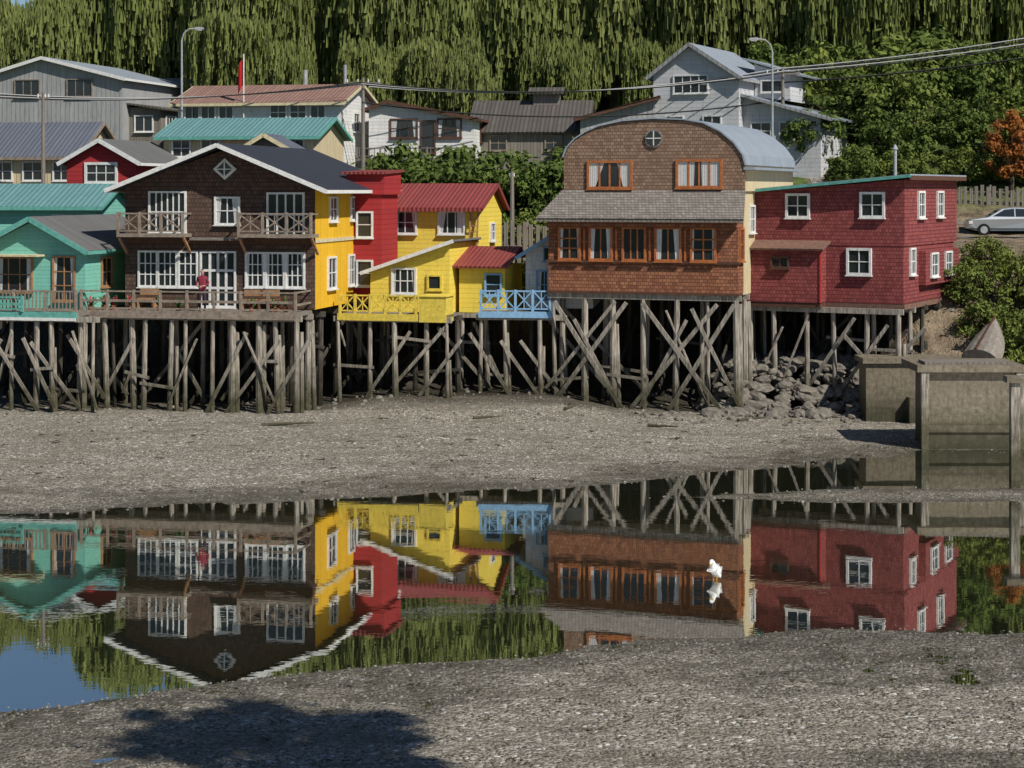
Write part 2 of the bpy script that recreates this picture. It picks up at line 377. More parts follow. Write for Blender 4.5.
for y in ys:
    for x in xs:
        z = hgt(x, y); V.append((x, y, z))
        wv = max(0, min(1, 1 - (z - .005) / .06)) if y < 80 else 0.
        n_ = noise.noise((x * .3, y * .8, 2))
        if y < 34: wv = max(wv, .9 * sm((x - 3.5) / 2.5) * sm((31.0 + n_ * 1.2 - y) / .8))
        if 60 < y < 80: wv = max(wv, .7 * sm((y - 74.5 + 2.5 * n_) / 2.5))  # wet mud around the stilts darkened further, painting in shade beneath the houses
        wet_shade.append(wv)
        v = 0.
        if y > 96 and x < 17: v = 1.
        if x > 18.2 and y > 87: v = 1.
        if x > 16 and 91 < y < 102: v = .3
        if y < 20: v = 1.
        if 77.5 < y <= 96: v = .12 if x < 16 else .3  # lowest values mark ground beneath the houses, painted dark as shade
        elif 76 < y <= 77.5: v = .06 if x < 16 else .3
        veg_shade.append(v)
nx = len(xs); F = [(j * nx + i, j * nx + i + 1, (j + 1) * nx + i + 1, (j + 1) * nx + i) for j in range(len(ys) - 1) for i in range(nx - 1)]
me = bpy.data.meshes.new('ground'); me.from_pydata(V, [], F)
for nm, dat in (('wet_shade', wet_shade), ('veg_shade', veg_shade)):
    at = me.attributes.new(nm, 'FLOAT', 'POINT'); at.data.foreach_set('value', dat)
me.polygons.foreach_set('use_smooth', [True] * len(F))
m, nt, bs = nmat('mudflat', .9, .2)
o = N(nt, 'ShaderNodeTexCoord').outputs['Object']
aw = N(nt, 'ShaderNodeAttribute', attribute_name='wet_shade').outputs['Fac']; av = N(nt, 'ShaderNodeAttribute', attribute_name='veg_shade').outputs['Fac']
vo = N(nt, 'ShaderNodeTexVoronoi'); vo.inputs['Scale'].default_value = 11; nt.links.new(o, vo.inputs['Vector'])
vo2 = N(nt, 'ShaderNodeTexVoronoi'); vo2.inputs['Scale'].default_value = 24; nt.links.new(o, vo2.inputs['Vector'])
sv = N(nt, 'ShaderNodeSeparateColor'); nt.links.new(vo.outputs['Color'], sv.inputs[0])
sv2 = N(nt, 'ShaderNodeSeparateColor'); nt.links.new(vo2.outputs['Color'], sv2.inputs[0])
peb = M(nt, 'ADD', M(nt, 'MULTIPLY', sv.outputs[0], .5), M(nt, 'MULTIPLY', sv2.outputs[1], .5))
c = mixc(nt, ramp(nt, peb, .15, .9), (0.115, 0.10, 0.078), (0.45, 0.41, 0.345))
c = mixc(nt, ramp(nt, sv.outputs[2], .93, .95), c, (0.58, 0.56, 0.51))
c = mixc(nt, ramp(nt, sv2.outputs[2], .86, .88), c, (0.06, 0.052, 0.04))
lg = noi(nt, mapv(nt, o, (.35, .9, 1)), .8, 5, .6)
c = mixc(nt, ramp(nt, lg, .46, .66, 0, .55), c, (0.14, 0.122, 0.092))
c = mixc(nt, ramp(nt, noi(nt, mapv(nt, o, (.35, 1.6, 1)), 1.6, 5, .72), .54, .68, 0, .5), c, (0.09, 0.085, 0.055))
wn = M(nt, 'MULTIPLY', aw, ramp(nt, noi(nt, o, 1.7, 3), .3, .6, .6, 1.0))
c = mixc(nt, M(nt, 'MULTIPLY', wn, .8), c, (0.05, 0.045, 0.03))
vg = mixc(nt, ramp(nt, noi(nt, o, 2, 4), .35, .65), (0.045, 0.065, 0.02), (0.13, 0.17, 0.045))
dirtc = mixc(nt, ramp(nt, noi(nt, o, 1.6, 4), .35, .65), (0.10, 0.075, 0.05), (0.28, 0.22, 0.15))
c = mixc(nt, ramp(nt, av, .0, .12, 0, .9), c, (0.035, 0.03, 0.022))  # shade beneath the houses painted near-black into the mud colour
c = mixc(nt, ramp(nt, av, .14, .29), c, dirtc)
c = mixc(nt, ramp(nt, av, .45, .9), c, vg)
nt.links.new(c, bs.inputs['Base Color'])
nt.links.new(ramp(nt, wn, 0, 1, .95, .4), bs.inputs['Roughness'])
hh = M(nt, 'ADD', M(nt, 'MULTIPLY', vo.outputs['Distance'], -.8), M(nt, 'MULTIPLY', noi(nt, o, 5, 4, .7), 1.2))
bump(nt, bs, hh, 1.0, .06)
me.materials.append(m)
gr = bpy.data.objects.new('ground', me); col.objects.link(gr)

# street beside the red house, draped on the plateau
V = []; F = []; n = 0
for i, x in enumerate(np.linspace(17, 60, 60)):
    for y in (94.3, 96, 98, 99.8): V.append((x, y + .02 * (x - 17), hgt(x, y + .02 * (x - 17)) + .05))
    if i: F += [((i - 1) * 4 + k, i * 4 + k, i * 4 + k + 1, (i - 1) * 4 + k + 1) for k in range(3)]
ob = bpy.data.objects.new('road', finish_mesh('road', V, F, None, ['asphalt'], False)); col.objects.link(ob)

# water
wm = bpy.data.meshes.new('water'); wm.from_pydata([(-400, 24, 0), (400, 24, 0), (400, 76, 0), (-400, 76, 0)], [], [(0, 1, 2, 3)])
m = bpy.data.materials.new('water'); m.use_nodes = True; nt = m.node_tree; nt.nodes.remove(nt.nodes['Principled BSDF'])
gl = N(nt, 'ShaderNodeBsdfGlossy'); gl.inputs['Color'].default_value = (.93, .94, .92, 1); gl.inputs['Roughness'].default_value = 0.0
df = N(nt, 'ShaderNodeBsdfDiffuse'); df.inputs['Color'].default_value = (0.02, 0.022, 0.012, 1)
mx = N(nt, 'ShaderNodeMixShader'); mx.inputs[0].default_value = .70
nt.links.new(df.outputs[0], mx.inputs[1]); nt.links.new(gl.outputs[0], mx.inputs[2]); nt.links.new(mx.outputs[0], nt.nodes['Material Output'].inputs[0])
o = N(nt, 'ShaderNodeTexCoord').outputs['Object']
wv = M(nt, 'ADD', noi(nt, mapv(nt, o, (.8, 1.6, 1)), 1.0, 2), M(nt, 'MULTIPLY', noi(nt, mapv(nt, o, (1.2, 3.0, 1)), 3.0, 1), .25))
calm = ramp(nt, noi(nt, mapv(nt, o, (.12, .3, 1)), 1.0, 2), .4, .65, .5, 1.6)
wv = M(nt, 'MULTIPLY', wv, calm)
bp = N(nt, 'ShaderNodeBump'); bp.inputs['Strength'].default_value = 1.0; bp.inputs['Distance'].default_value = .0011
nt.links.new(wv, bp.inputs['Height']); nt.links.new(bp.outputs[0], gl.inputs['Normal'])
wm.materials.append(m)
wo = bpy.data.objects.new('water', wm); col.objects.link(wo)

# ------------------------------------------------------------------ stilt houses
b = Bld('shingled_gable_stilt_house', (-16.16, 76.69, 0), 12)
Wd, L = 8.14, 11.0
b.box('walls', 'yellow_sheet', 0.0, Wd, 1.0, L, 4.35, 9.35)
b.prism('walls', 'yellow_sheet', [(0.0, 9.35), (Wd, 9.35), (4.35, 10.85)], 1.0, L)
b.prism('facade', 'brown_shingle', [(-.02, 4.38), (Wd + .02, 4.38), (Wd + .02, 9.40), (4.35, 10.86), (-.02, 9.40)], .88, .998)
b.gable('dark_roof', -.5, Wd + .85, 4.35, 9.25, 9.22, 11.1, -.1, L + 1.4, .12, 'white_paint', .17)
Ff = front(.88)
b.window(Ff, 1.85, 8.3, 1.5, 1.55, 6, 2, cur=.0, mun=.05)
b.window(Ff, 4.45, 8.35, .95, 1.0, 2, 2, cur=.5)
b.window(Ff, 6.95, 8.2, 1.45, 1.65, 4, 2, mun=.07)
for xc in (1.0, 1.85, 2.75): b.window(Ff, xc, 5.95, .72, 1.35, 3, 3)
for xc in (5.65, 6.5, 7.35): b.window(Ff, xc, 5.95, .7, 1.3, 3, 3, cur=.3)
b.window(Ff, 4.05, 5.55, 1.4, 2.15, 4, 3, mun=.1)
b.prism('windows', 'white_paint', [(4.35, 9.62), (4.85, 10.05), (4.35, 10.5), (3.85, 10.05)], .80, .9)
b.prism('windows', 'glass', [(4.35, 9.75), (4.70, 10.05), (4.35, 10.37), (4.0, 10.05)], .78, .9)
b.box('windows', 'white_paint', 4.325, 4.375, .76, .8, 9.7, 10.4); b.box('windows', 'white_paint', 3.95, 4.75, .763, .8, 10.03, 10.07)
for a0, a1 in ((0.0, 2.9), (5.2, 8.35)):
    b.box('balconies', 'rail_wood', a0, a1, -.05, .87, 7.28, 7.42)
    b.rail(front(.0), a0 + .05, a1 - .05, 0, 7.42, .85, 'rail_wood', 'x', post=.95)
    for xx in (a0 + .05, a1 - .05):
        b.fbox('railing', 'rail_wood', side(xx), 0, .85, -.03, .03, 8.2, 8.27)
        b.beam('balconies', 'tan_wood', (xx, .9, 6.6), (xx, .1, 7.25), .09)
b.box('walls', 'brown_trim', 0, Wd, .82, .87, 7.0, 7.24)
b.box('walls', 'grey_shingle', 2.95, 5.15, .5, .86, 7.15, 7.25)
b.box('deck', 'grey_wood', -1.2, Wd - .1, -1.0, 1.0, 4.18, 4.33)
b.box('deck', 'rail_wood', -1.2, Wd - .1, -1.06, -.98, 4.05, 4.36)
b.rail(front(-1.0), -1.1, Wd - .15, 0, 4.33, .82, 'rail_wood', 'h', post=1.15)
b.fbox('railing', 'rail_wood', side(Wd - .15, -1.0), 0, 1.9, -.03, .03, 5.1, 5.16)
b.fbox('railing', 'rail_wood', side(Wd - .15, -1.0), 0, 1.9, -.03, .03, 4.6, 4.68)
for i in range(14):
    x = U(-1, 7.6); h = U(.12, .25)
    if 3 < x < 5: continue
    b.pole('planters', 'terracotta', (x, -.6, 4.33), (x, -.6, 4.33 + h), .09, .13)
    for k in range(14): b.beam('planters', 'flower' if R() < .25 else 'leafgreen', (x, -.6, 4.33 + h), (x + U(-.2, .2), -.6 + U(-.2, .2), 4.4 + h + U(.05, .35)), .05, .03)
for x in (5.7, 6.4, 1.2):
    b.box('bench', 'tan_wood', x - .4, x + .4, .1, .5, 4.72, 4.78)
    for q in (-.35, .35): b.box('bench', 'tan_wood', x + q - .03, x + q + .03, .12, .48, 4.33, 4.72)
    b.box('bench', 'tan_wood', x - .4, x + .4, .5, .55, 4.9, 5.15)
Fs = side(Wd)
for y in (3.2, 6.0, 7.0): b.window(Fs, y, 5.75, 1.0 if y < 4 else .7, 1.2, 2, 2)
for y in (3.4, 6.4): b.window(Fs, y, 8.4, .9, .9, 2, 2)
b.box('walls', 'cream_trim', Wd + .01, Wd + .05, 1.0, L, 7.05, 7.2)
b.stilts(-1.0, Wd - .15, [-.8, .6, 2.2, 4.5, 7.0, 10.0], 4.0, .85, r=.11)
b.finish()

b = Bld('turquoise_stilt_house', (-21.85, 76.97, 0), 12)
b.box('walls', 'teal_board', 0, 4.65, 0, 7, 4.35, 6.8)
b.prism('walls', 'teal_board', [(0, 6.8), (4.65, 6.8), (2.4, 7.95)], 0, 7)
b.gable('grey_roof_y', -.3, 4.95, 2.4, 6.75, 6.75, 8.12, -.45, 8.4, .1, 'teal_paint', .2)
b.window(front(0), 1.55, 5.75, 1.5, 1.3, 3, 2, 'tan_wood', cur=.3)
b.window(front(0), 3.75, 5.6, .85, 1.7, 2, 3, 'tan_wood', cur=.4)
b.box('awning', 'cream_trim', .5, 2.9, -.7, 0, 6.5, 6.58)
for y in (2, 4.5): b.window(side(4.65), y, 5.8, .9, 1.1, 2, 2, 'tan_wood')
b.box('deck', 'grey_wood', -.6, 4.9, -1.3, 0, 4.15, 4.32); b.box('deck', 'teal_paint', -.6, 4.9, -1.38, -1.3, 4.08, 4.33)
b.rail(front(-1.3), -.5, 4.85, 0, 4.33, .85, 'rail_wood', 'bal', post=1.3)
b.rail(front(-1.42), -.5, 2.6, 0, 4.33, .6, 'teal_paint', 'h', post=1.0)
b.box('deck', 'white_paint', -.6, 4.9, -1.43, -1.39, 3.98, 4.10)
b.stilts(-.5, 5.6, [-1.2, .6, 3, 6], 3.95, .85)
b.finish()

b = Bld('tall_red_stilt_house', (-7.15, 81.3, 0), 12)
b.box('walls', 'red_sheet', 0, 1.55, 0, 2.6, 4.5, 9.3); b.box('walls', 'red_sheet', 0, 1.7, -.1, 2.6, 9.0, 9.95)
b.slab('roof', 'red_roof', [(-.2, -.3, 9.98), (1.8, -.3, 9.98), (1.8, 2.8, 10.1), (-.2, 2.8, 10.1)], .1)
for z in (5.6, 7.7): b.window(front(0), .8, z, .6, 1.0, 1, 2, 'white_paint')
b.stilts(0, 1.6, [.1, 2], 4.3, .8)
b.finish()

b = Bld('yellow_stilt_house', (-5.69, 84.05, 0), 14)
b.box('walls', 'lemon_board', 0, 4.32, 0, 4.2, 4.0, 8.45)
b.prismx('walls', 'lemon_board', [(0, 8.45), (4.2, 8.45), (2.5, 9.3)], 0, 4.32)
b.gablex('red_roof', -.35, 4.6, -.4, 2.5, 4.5, 8.42, 9.5, 8.35, .1, 'red_roof')
b.window(front(0), .95, 7.75, .95, .9, 2, 2, cur=.4); b.window(front(0), 3.1, 7.75, 1.1, .9, 3, 1, cur=.6)
b.window(side(4.32), 2.4, 7.3, .7, .7, 2, 2)
b.beam('ladder', 'tan_wood', (4.0, -.5, 5.9), (4.0, -.1, 8.2), .06); b.beam('ladder', 'tan_wood', (4.35, -.5, 5.9), (4.35, -.1, 8.2), .06)
for i in range(8): b.beam('ladder', 'tan_wood', (4.0, -.5 + i * .05, 6.0 + i * .27), (4.35, -.5 + i * .05, 6.0 + i * .27), .04)
b.prism('lean_to', 'lemon_board', [(.7, 4.0), (4.2, 4.0), (4.2, 6.95), (.7, 5.75)], -4.2, -.02)
b.slab('lean_to_roof', 'grey_roof_y', [(.35, -4.5, 5.72), (4.45, -4.5, 7.12), (4.45, 0, 7.12), (.35, 0, 5.72)], .09)
b.beam('lean_to_roof', 'white_paint', (.35, -4.53, 5.66), (4.45, -4.53, 7.06), .05, .15)
b.window(front(-4.2), 2.2, 5.35, .95, .95, 3, 2, cur=.3); b.window(front(-4.2), 3.55, 5.3, .5, .5, 1, 1, 'yellow_paint')
b.box('deck', 'grey_wood', -.1, 4.6, -6.1, -4.2, 3.92, 4.05); b.box('deck', 'yellow_paint', -.1, 3.4, -6.17, -6.1, 3.78, 4.07)
b.rail(front(-6.1), 0, 3.3, 0, 4.07, .78, 'yellow_paint', 'x', post=.7)
b.box('deck_box', 'yellow_paint', 3.45, 4.6, -6.15, -5.0, 3.75, 4.8)
b.box('deck_box', 'lemon_board', 3.4, 4.65, -6.2, -4.9, 4.8, 4.86)
b.box('annexe', 'lemon_board', 4.4, 6.4, -3.4, -.4, 4.0, 6.0)
b.slab('annexe_roof', 'red_roof', [(4.2, -3.8, 5.98), (6.65, -3.8, 5.98), (6.5, -1.0, 6.75), (4.2, -1.0, 6.75)], .09)
b.slab('annexe_roof', 'red_roof', [(4.2, -1.0, 6.753), (6.5, -1.0, 6.753), (6.5, .2, 6.3), (4.2, .2, 6.3)], .09)
b.window(front(-3.4), 5.9, 5.2, .6, .8, 1, 2, 'blue_paint')
b.stilts(-.1, 4.6, [-6.0, -4.4, -2, 1.5], 3.75, 1.1); b.stilts(4.5, 6.5, [-3.3, -1], 3.8, .9)
b.finish()

b = Bld('white_blue_stilt_house', (-1.3, 78.2, 0), 6)
b.prism('walls', 'white_board', [(1.75, 4.2), (4.6, 4.2), (4.6, 7.5), (3.75, 7.75), (1.75, 6.55)], 1.3, 7)
b.slab('roof', 'metal_roof_y', [(1.35, 1.0, 6.40), (3.75, 1.0, 7.92), (3.75, 7.2, 7.92), (1.35, 7.2, 6.40)], .09)
b.slab('roof', 'metal_roof_y', [(3.75, 1.0, 7.923), (5.0, 1.0, 7.3), (5.0, 7.2, 7.3), (3.75, 7.2, 7.923)], .09)
b.beam('bargeboard', 'blue_paint', (1.35, .97, 6.32), (3.75, .97, 7.84), .05, .15)
b.window(front(1.3), 2.85, 6.5, .6, .5, 2, 1, 'blue_paint', .06); b.window(front(1.3), 2.55, 5.2, .6, 1.1, 2, 2, 'blue_paint', .06, cur=.7)
b.box('deck', 'grey_wood', -.1, 3.0, 0, 1.3, 3.98, 4.12); b.box('deck', 'blue_paint', -.1, 3.0, -.07, 0, 3.88, 4.14)
b.rail(front(0), 0, 2.9, 0, 4.14, .88, 'blue_paint', 'x', post=.65)
b.stilts(0, 3.4, [.1, 2, 5], 3.8, 1.0)
b.finish()

b = Bld('rounded_roof_shingle_stilt_house', (1.49, 77.75, 0), 20)
Wd, L = 8.03, 10.5
b.box('walls', 'orange_shingle', 0.02, Wd, .02, 1.0, 5.05, 8.05)
b.box('walls', 'cream_wall', .2, Wd - .02, 1.0, L, 4.95, 9.2)
b.box('band', 'brown_trim', -.06, Wd + .06, -.05, .6, 6.22, 6.32)
b.box('band', 'brown_trim', -.04, Wd + .04, -.03, .7, 4.95, 5.05)
arc = [(.45, 9.15), (.45, 10.55), (.62, 10.95), (.95, 11.3), (1.4, 11.58), (2.0, 11.83), (3.0, 12.02), (4.3, 12.10), (5.6, 12.04), (6.4, 11.9), (7.1, 11.55), (7.65, 11.1), (8.02, 10.6), (8.12, 10.2), (8.12, 9.15)]
b.prism('upper_facade', 'pale_shingle', arc, .75, .95)
b.prism('upper_walls', 'cream_wall', arc, .95, L)
ro = arc[1:-1]; cx, cz = 4.3, 9.5
for (xa, za), (xb, zb) in zip(ro[:-1], ro[1:]):
    da = Vector((xa - cx, 0, za - cz)).normalized() * .1; db = Vector((xb - cx, 0, zb - cz)).normalized() * .1
    v = []
    for y in (.68, L + .3):
        for k in (.2, .8): v += [(xa + da.x * k, y, za + da.z * k), (xb + db.x * k, y, zb + db.z * k)]
    b.add('curved_roof', 'metal_roof_y', v, [(0, 1, 3, 2), (4, 6, 7, 5), (2, 3, 7, 6), (0, 4, 5, 1), (0, 2, 6, 4), (1, 5, 7, 3)])
b.box('curved_roof', 'metal_roof_y', 8.1, 8.55, .7, L + .3, 10.02, 10.12)
b.slab('skirt_roof', 'grey_shingle', [(-.35, -.55, 8.05), (Wd + .35, -.55, 8.05), (Wd + .12, .76, 9.22), (.4, .76, 9.22)], .1)
b.box('skirt_roof', 'grey_wood', -.35, Wd + .35, -.6, -.5, 7.9, 7.98)
b.slab('skirt_roof', 'grey_shingle', [(-.35, -.55, 8.047), (.4, .76, 9.217), (.4, 2.0, 9.217), (-.35, 2.0, 8.047)], .1)
b.box('walls', 'orange_shingle', .03, Wd - .01, -.25, .02, 7.68, 7.95)
Fw = front(.0)
for i, (a, w) in enumerate(((.95, .8), (2.3, .85), (3.72, .85), (5.15, .95), (6.62, .9))):
    b.window(Fw, a, 7.0, w, 1.22, 2 if i != 2 else 3, 3 if i in (0, 4) else 1, 'orange_wood', .09, cur=(.3, .55, .0, .6, .2)[i], mun=.055)
    if i < 4: b.fbox('windows', 'orange_wood', Fw, a + w / 2 + .2, a + w / 2 + .27, -.02, .05, 6.33, 7.6)
b.window(side(Wd), .5, 7.0, .55, 1.2, 1, 2, 'orange_wood')
b.window(front(.75), 2.45, 9.83, 1.75, .98, 4, 1, 'orange_wood', .1, cur=.75, mun=.07); b.window(front(.75), 6.25, 9.86, 1.75, .98, 4, 1, 'orange_wood', .1, cur=.75, mun=.07)
ring = [(4.35 + .38 * math.cos(t * math.pi / 10), 11.32 + .38 * math.sin(t * math.pi / 10)) for t in range(20)]
b.prism('round_window', 'grey_shingle', ring, .68, .76); b.prism('round_window', 'glass', [(4.35 + (x - 4.35) * .8, 11.32 + (z - 11.32) * .8) for x, z in ring], .66, .76)
b.box('round_window', 'white_paint', 4.33, 4.37, .64, .67, 11.02, 11.62); b.box('round_window', 'white_paint', 4.05, 4.65, .643, .67, 11.30, 11.34)
for y, z in ((2.5, 8), (5, 8), (3, 6.2), (6, 6.2)): b.window(side(Wd - .02), y, z, .8, 1.0, 2, 2)
b.stilts(.15, Wd - .1, [.15, 1.6, 3.2, 5, 7.5, 10], 4.75, 1.25, r=.12)
for a, c in ((.2, 3.4), (3.2, .3), (3.6, 7.2), (7.4, 4.1), (5.2, 7.9)):
    b.beam('stilts', 'stilt_wood', (a, -.05 - a * .01, .3), (c, -.05 - a * .01, 4.6), .07, .17)
b.finish()

b = Bld('red_shingle_stilt_house', (9.99, 78.04, 0), 28)
Wd, L = 6.47, 8.0
b.prism('walls', 'red_shingle', [(0, 6.95), (Wd, 6.95), (Wd, 9.62), (0, 9.1)], 0, L)
b.box('walls', 'red_shingle', .02, Wd - .05, .02, L - .3, 4.62, 6.95)
b.box('walls', 'red_shingle', Wd - .05, Wd + .25, 2.2, L - .6, 5.3, 6.7)
b.slab('roof', 'metal_roof_y', [(-.35, -.35, 9.2), (Wd + .35, -.35, 9.84), (Wd + .35, L + .3, 9.84), (-.35, L + .3, 9.2)], .06)
b.beam('fascia', 'teal_paint', (-.35, -.38, 9.12), (Wd + .35, -.38, 9.76), .05, .11)
b.box('fascia', 'brown_trim', Wd + .3, Wd + .36, -.35, L + .3, 9.6, 9.78)
b.box('bay', 'red_shingle', .0, 3.2, -.75, .02, 4.62, 6.8)
b.slab('bay_roof', 'brown_roof', [(-.2, -1.0, 6.82), (3.4, -1.0, 6.82), (3.4, .05, 7.15), (-.2, .05, 7.15)], .08)
b.window(front(-.75), 1.5, 6.25, .65, .35, 2, 1, 'brown_trim')
b.box('bay', 'red_sheet', 3.17, 3.23, -.78, -.6, 4.62, 6.75)
b.window(front(0), 2.0, 8.55, .85, .82, 2, 2, fw=.1); b.window(front(0), 5.15, 8.6, .85, .85, 2, 2, fw=.1); b.window(front(0), 4.6, 6.3, .85, .9, 2, 2, fw=.1)
for y in (2.3, 5.2): b.window(side(Wd), y, 8.6, .8, .95, 2, 2, fw=.09)
b.window(side(Wd - .05), 1.2, 6.3, .6, .95, 2, 2); b.window(side(Wd + .25), 3.4, 6.1, .9, .85, 2, 2); b.window(side(Wd + .25), 5.6, 6.1, .9, .85, 2, 2)
b.box('floor', 'brown_roof', 3.2, Wd, .0, L - .3, 4.4, 4.6); b.box('floor', 'brown_trim', 0, 3.2, -.72, L - .3, 4.42, 4.6)
b.pole('chimney', 'galv', (5.2, 3.0, 9.5), (5.2, 3.0, 10.9), .07); b.pole('chimney', 'galv', (5.2, 3.0, 10.9), (5.2, 3.0, 11.1), .13, .03)
b.stilts(.1, Wd - .1, [-.5, 1.2, 3, 5, 7], 4.25, 1.15)
b.finish()

# ------------------------------------------------------------------ upper town
def bgx(name, x, y, w, l, z0, ze, zr, th, wm_, rm, trim=None, wins=(), ov=.4):
    b = Bld(name, (x, y, 0), th)
    b.box('walls', wm_, 0, w, 0, l, z0, ze); b.prismx('walls', wm_, [(0, ze), (l, ze), (l / 2, zr - .12)], 0, w)
    b.gablex(rm, -ov, w + ov, -ov, l / 2, l + ov, ze - .05, zr, ze - .05, .1, trim)
    for wi in wins: b.window(*wi) if isinstance(wi[0], tuple) else b.window(front(0), *wi)
    return b
def bgf(name, x, y, w, l, z0, zl, zr, xa, za, th, wm_, rm, trim=None, wins=(), ov=.35):
    b = Bld(name, (x, y, 0), th)
    b.prism('walls', wm_, [(0, z0), (w, z0), (w, zr), (xa, za - .12), (0, zl)], 0, l)
    sl = (za - zl) / xa; sr = (za - zr) / (w - xa)
    b.gable(rm, -ov, w + ov, xa, zl - ov * sl + .05, zr - ov * sr + .05, za + .05, -ov, l + ov, .1, trim)
    for wi in wins: b.window(*wi) if isinstance(wi[0], tuple) else b.window(front(0), *wi)
    return b

b = bgf('grey_metal_roof_house', -33.2, 117, 9.5, 11, 7, 16.2, 16.1, 4.3, 17.4, 12, 'grey_board', 'metal_roof_y', 'white_paint',
        [(3.2, 15.5, 1.6, 1.0, 3, 1, 'rail_wood', .06), (6.7, 15.5, 1.6, 1.0, 3, 1, 'rail_wood', .06), (4.2, 12.6, 1.4, 1.2, 2, 2), (side(9.5), 3, 13, 1.2, 1.1, 2, 2), (side(9.5), 7, 13, 1.2, 1.1, 2, 2)])
b.box('porch', 'grey_wood', 9.5, 11.6, 1.0, 9, 9, 14.3); b.slab('porch_roof', 'old_roof_x', [(9.4, .6, 14.6), (12, .6, 14.2), (12, 9.4, 14.2), (9.4, 9.4, 14.6)], .1)
b.window(side(11.6), 2.5, 13.3, 1.4, .9, 3, 1); b.window(side(11.6), 5.5, 13.3, 1.4, .9, 3, 1); b.window(front(1.0), 10.5, 13.3, 1.1, .9, 2, 1)
b.finish()
b = bgx('slate_roof_house', -29.5, 100, 6.6, 6, 4.5, 11.0, 12.9, 10, 'cream_wall', 'slate_roof_x', 'rail_wood', [(2.5, 10.2, 1, .9, 2, 2), (4.2, 10.2, 1, .9, 2, 2), (5.8, 10.2, .8, .9, 2, 2)]); b.finish()
b = bgf('red_gabled_house', -22.2, 93.5, 3.7, 6, 4.5, 10.7, 10.7, 1.85, 11.7, 12, 'red_sheet', 'grey_roof_y', 'white_paint', [(1.85, 10.05, 1.5, .8, 3, 2, 'white_paint', .13)]); b.finish()
b = bgx('teal_metal_roof_cottage', -24.5, 86, 5.6, 5, 4.5, 8.5, 9.5, 6, 'teal_board', 'teal_roof', 'teal_paint', [(4, 7.6, .8, .8, 2, 2)]); b.finish()
b = bgx('teal_roof_long_house', -18.4, 99, 8.2, 6, 4.5, 12.05, 13.1, 10, 'cream_wall', 'teal_roof', 'teal_paint', [(1.0, 11.4, .9, .8, 2, 2), (2.6, 11.4, .9, .8, 2, 2), (7.2, 11.4, .9, .8, 2, 2)]); b.finish()
b = bgf('small_gabled_shed', -13.9, 94.5, 3.1, 4, 4.5, 11.1, 11.1, 1.5, 12.0, 8, 'grey_wood', 'slate_roof_x', 'cream_trim', [(1.5, 10.6, .9, .6, 2, 1)]); b.finish()
b = bgx('rust_roof_house', -19.6, 110, 9.9, 7, 6, 14.3, 15.5, 12, 'white_board', 'rust_roof', 'cream_trim',
        [(.9, 13.7, .8, .7, 2, 1), (1.9, 13.7, .8, .7, 2, 1), (3.0, 13.7, .8, .7, 2, 1), (6.2, 13.7, .9, .8, 2, 2), (7.4, 13.7, .9, .8, 2, 2), (8.6, 13.2, .8, 1.7, 2, 2), (side(9.9), 3.2, 13.2, 1, 1, 2, 2)])
b.pole('chimney', 'galv', (6.5, 4, 15), (6.5, 4, 16.4), .14); b.pole('chimney', 'galv', (9.3, 3, 15), (9.3, 3, 16.6), .1)
b.finish()
b = bgf('white_house', -8.4, 110, 6.2, 7, 6, 14.0, 13.4, 1.2, 14.4, 8, 'white_board', 'grey_roof_y', 'brown_trim',
        [(2.1, 12.8, 1.5, 1.0, 3, 2, 'brown_trim', .08, .4), (4.8, 12.8, 1.3, 1.0, 3, 2, 'brown_trim', .08, .4), (3.55, 12.3, .7, 1.8, 1, 2, 'brown_trim'), (side(6.2), 3, 12.6, 1, 1, 2, 2, 'brown_trim')])
b.box('porch', 'grey_wood', -.5, 6.6, -1.4, -.02, 10.9, 11.05); b.rail(front(-1.4), -.4, 6.5, 0, 11.05, .6, 'grey_wood', 'bal', step=.3); b.finish()
b = bgx('old_grey_barn', -2.3, 112, 6.6, 7, 6, 12.7, 14.7, 6, 'grey_wood', 'old_roof_x', None, [(1.5, 12, .9, .8, 2, 2, 'rail_wood'), (4.8, 12, .9, .8, 2, 2, 'rail_wood')])
b.box('cupola', 'grey_wood', 3.3, 4.9, 2.9, 4.1, 14.4, 15.15); b.slab('cupola', 'old_roof_x', [(3.0, 2.5, 15.1), (5.2, 2.5, 15.1), (5.2, 3.5, 15.5), (3.0, 3.5, 15.5)], .08); b.slab('cupola', 'old_roof_x', [(3.0, 3.5, 15.503), (5.2, 3.5, 15.503), (5.2, 4.5, 15.1), (3.0, 4.5, 15.1)], .08); b.finish()
b = Bld('grey_lean_to_house', (4.0, 110, 0), 5)
b.prism('walls', 'grey_board', [(0, 6), (4.4, 6), (4.4, 14.5), (0, 13.4)], 0, 6)
b.slab('roof', 'metal_roof_y', [(-.4, -.4, 13.4), (4.7, -.4, 14.72), (4.7, 6.3, 14.72), (-.4, 6.3, 13.4)], .1); b.beam('roof', 'brown_trim', (-.4, -.43, 13.3), (4.7, -.43, 14.62), .05, .2)
b.window(front(0), 1.2, 12.3, 1, 1, 2, 2); b.window(front(0), 3.2, 12.5, 1.1, 1, 2, 2); b.finish()
b = bgf('grey_gabled_house', 8.3, 110, 5.2, 8, 6, 16.0, 15.8, 2.3, 17.7, 24, 'greyhouse_board', 'metal_roof_y', 'grey_board',
        [(2.3, 15.35, 2.0, .95, 4, 2, 'white_paint', .08), (1.3, 12.9, 1, 1.1, 2, 2), (3.6, 12.9, 1, 1.1, 2, 2)])
b.prism('wing', 'greyhouse_board', [(5.2, 6), (9.8, 6), (9.8, 13.3), (5.2, 14.6)], .8, 7)
b.slab('wing_roof', 'metal_roof_y', [(4.9, .3, 14.85), (10.6, .3, 13.25), (10.6, 7.4, 13.25), (4.9, 7.4, 14.85)], .1)
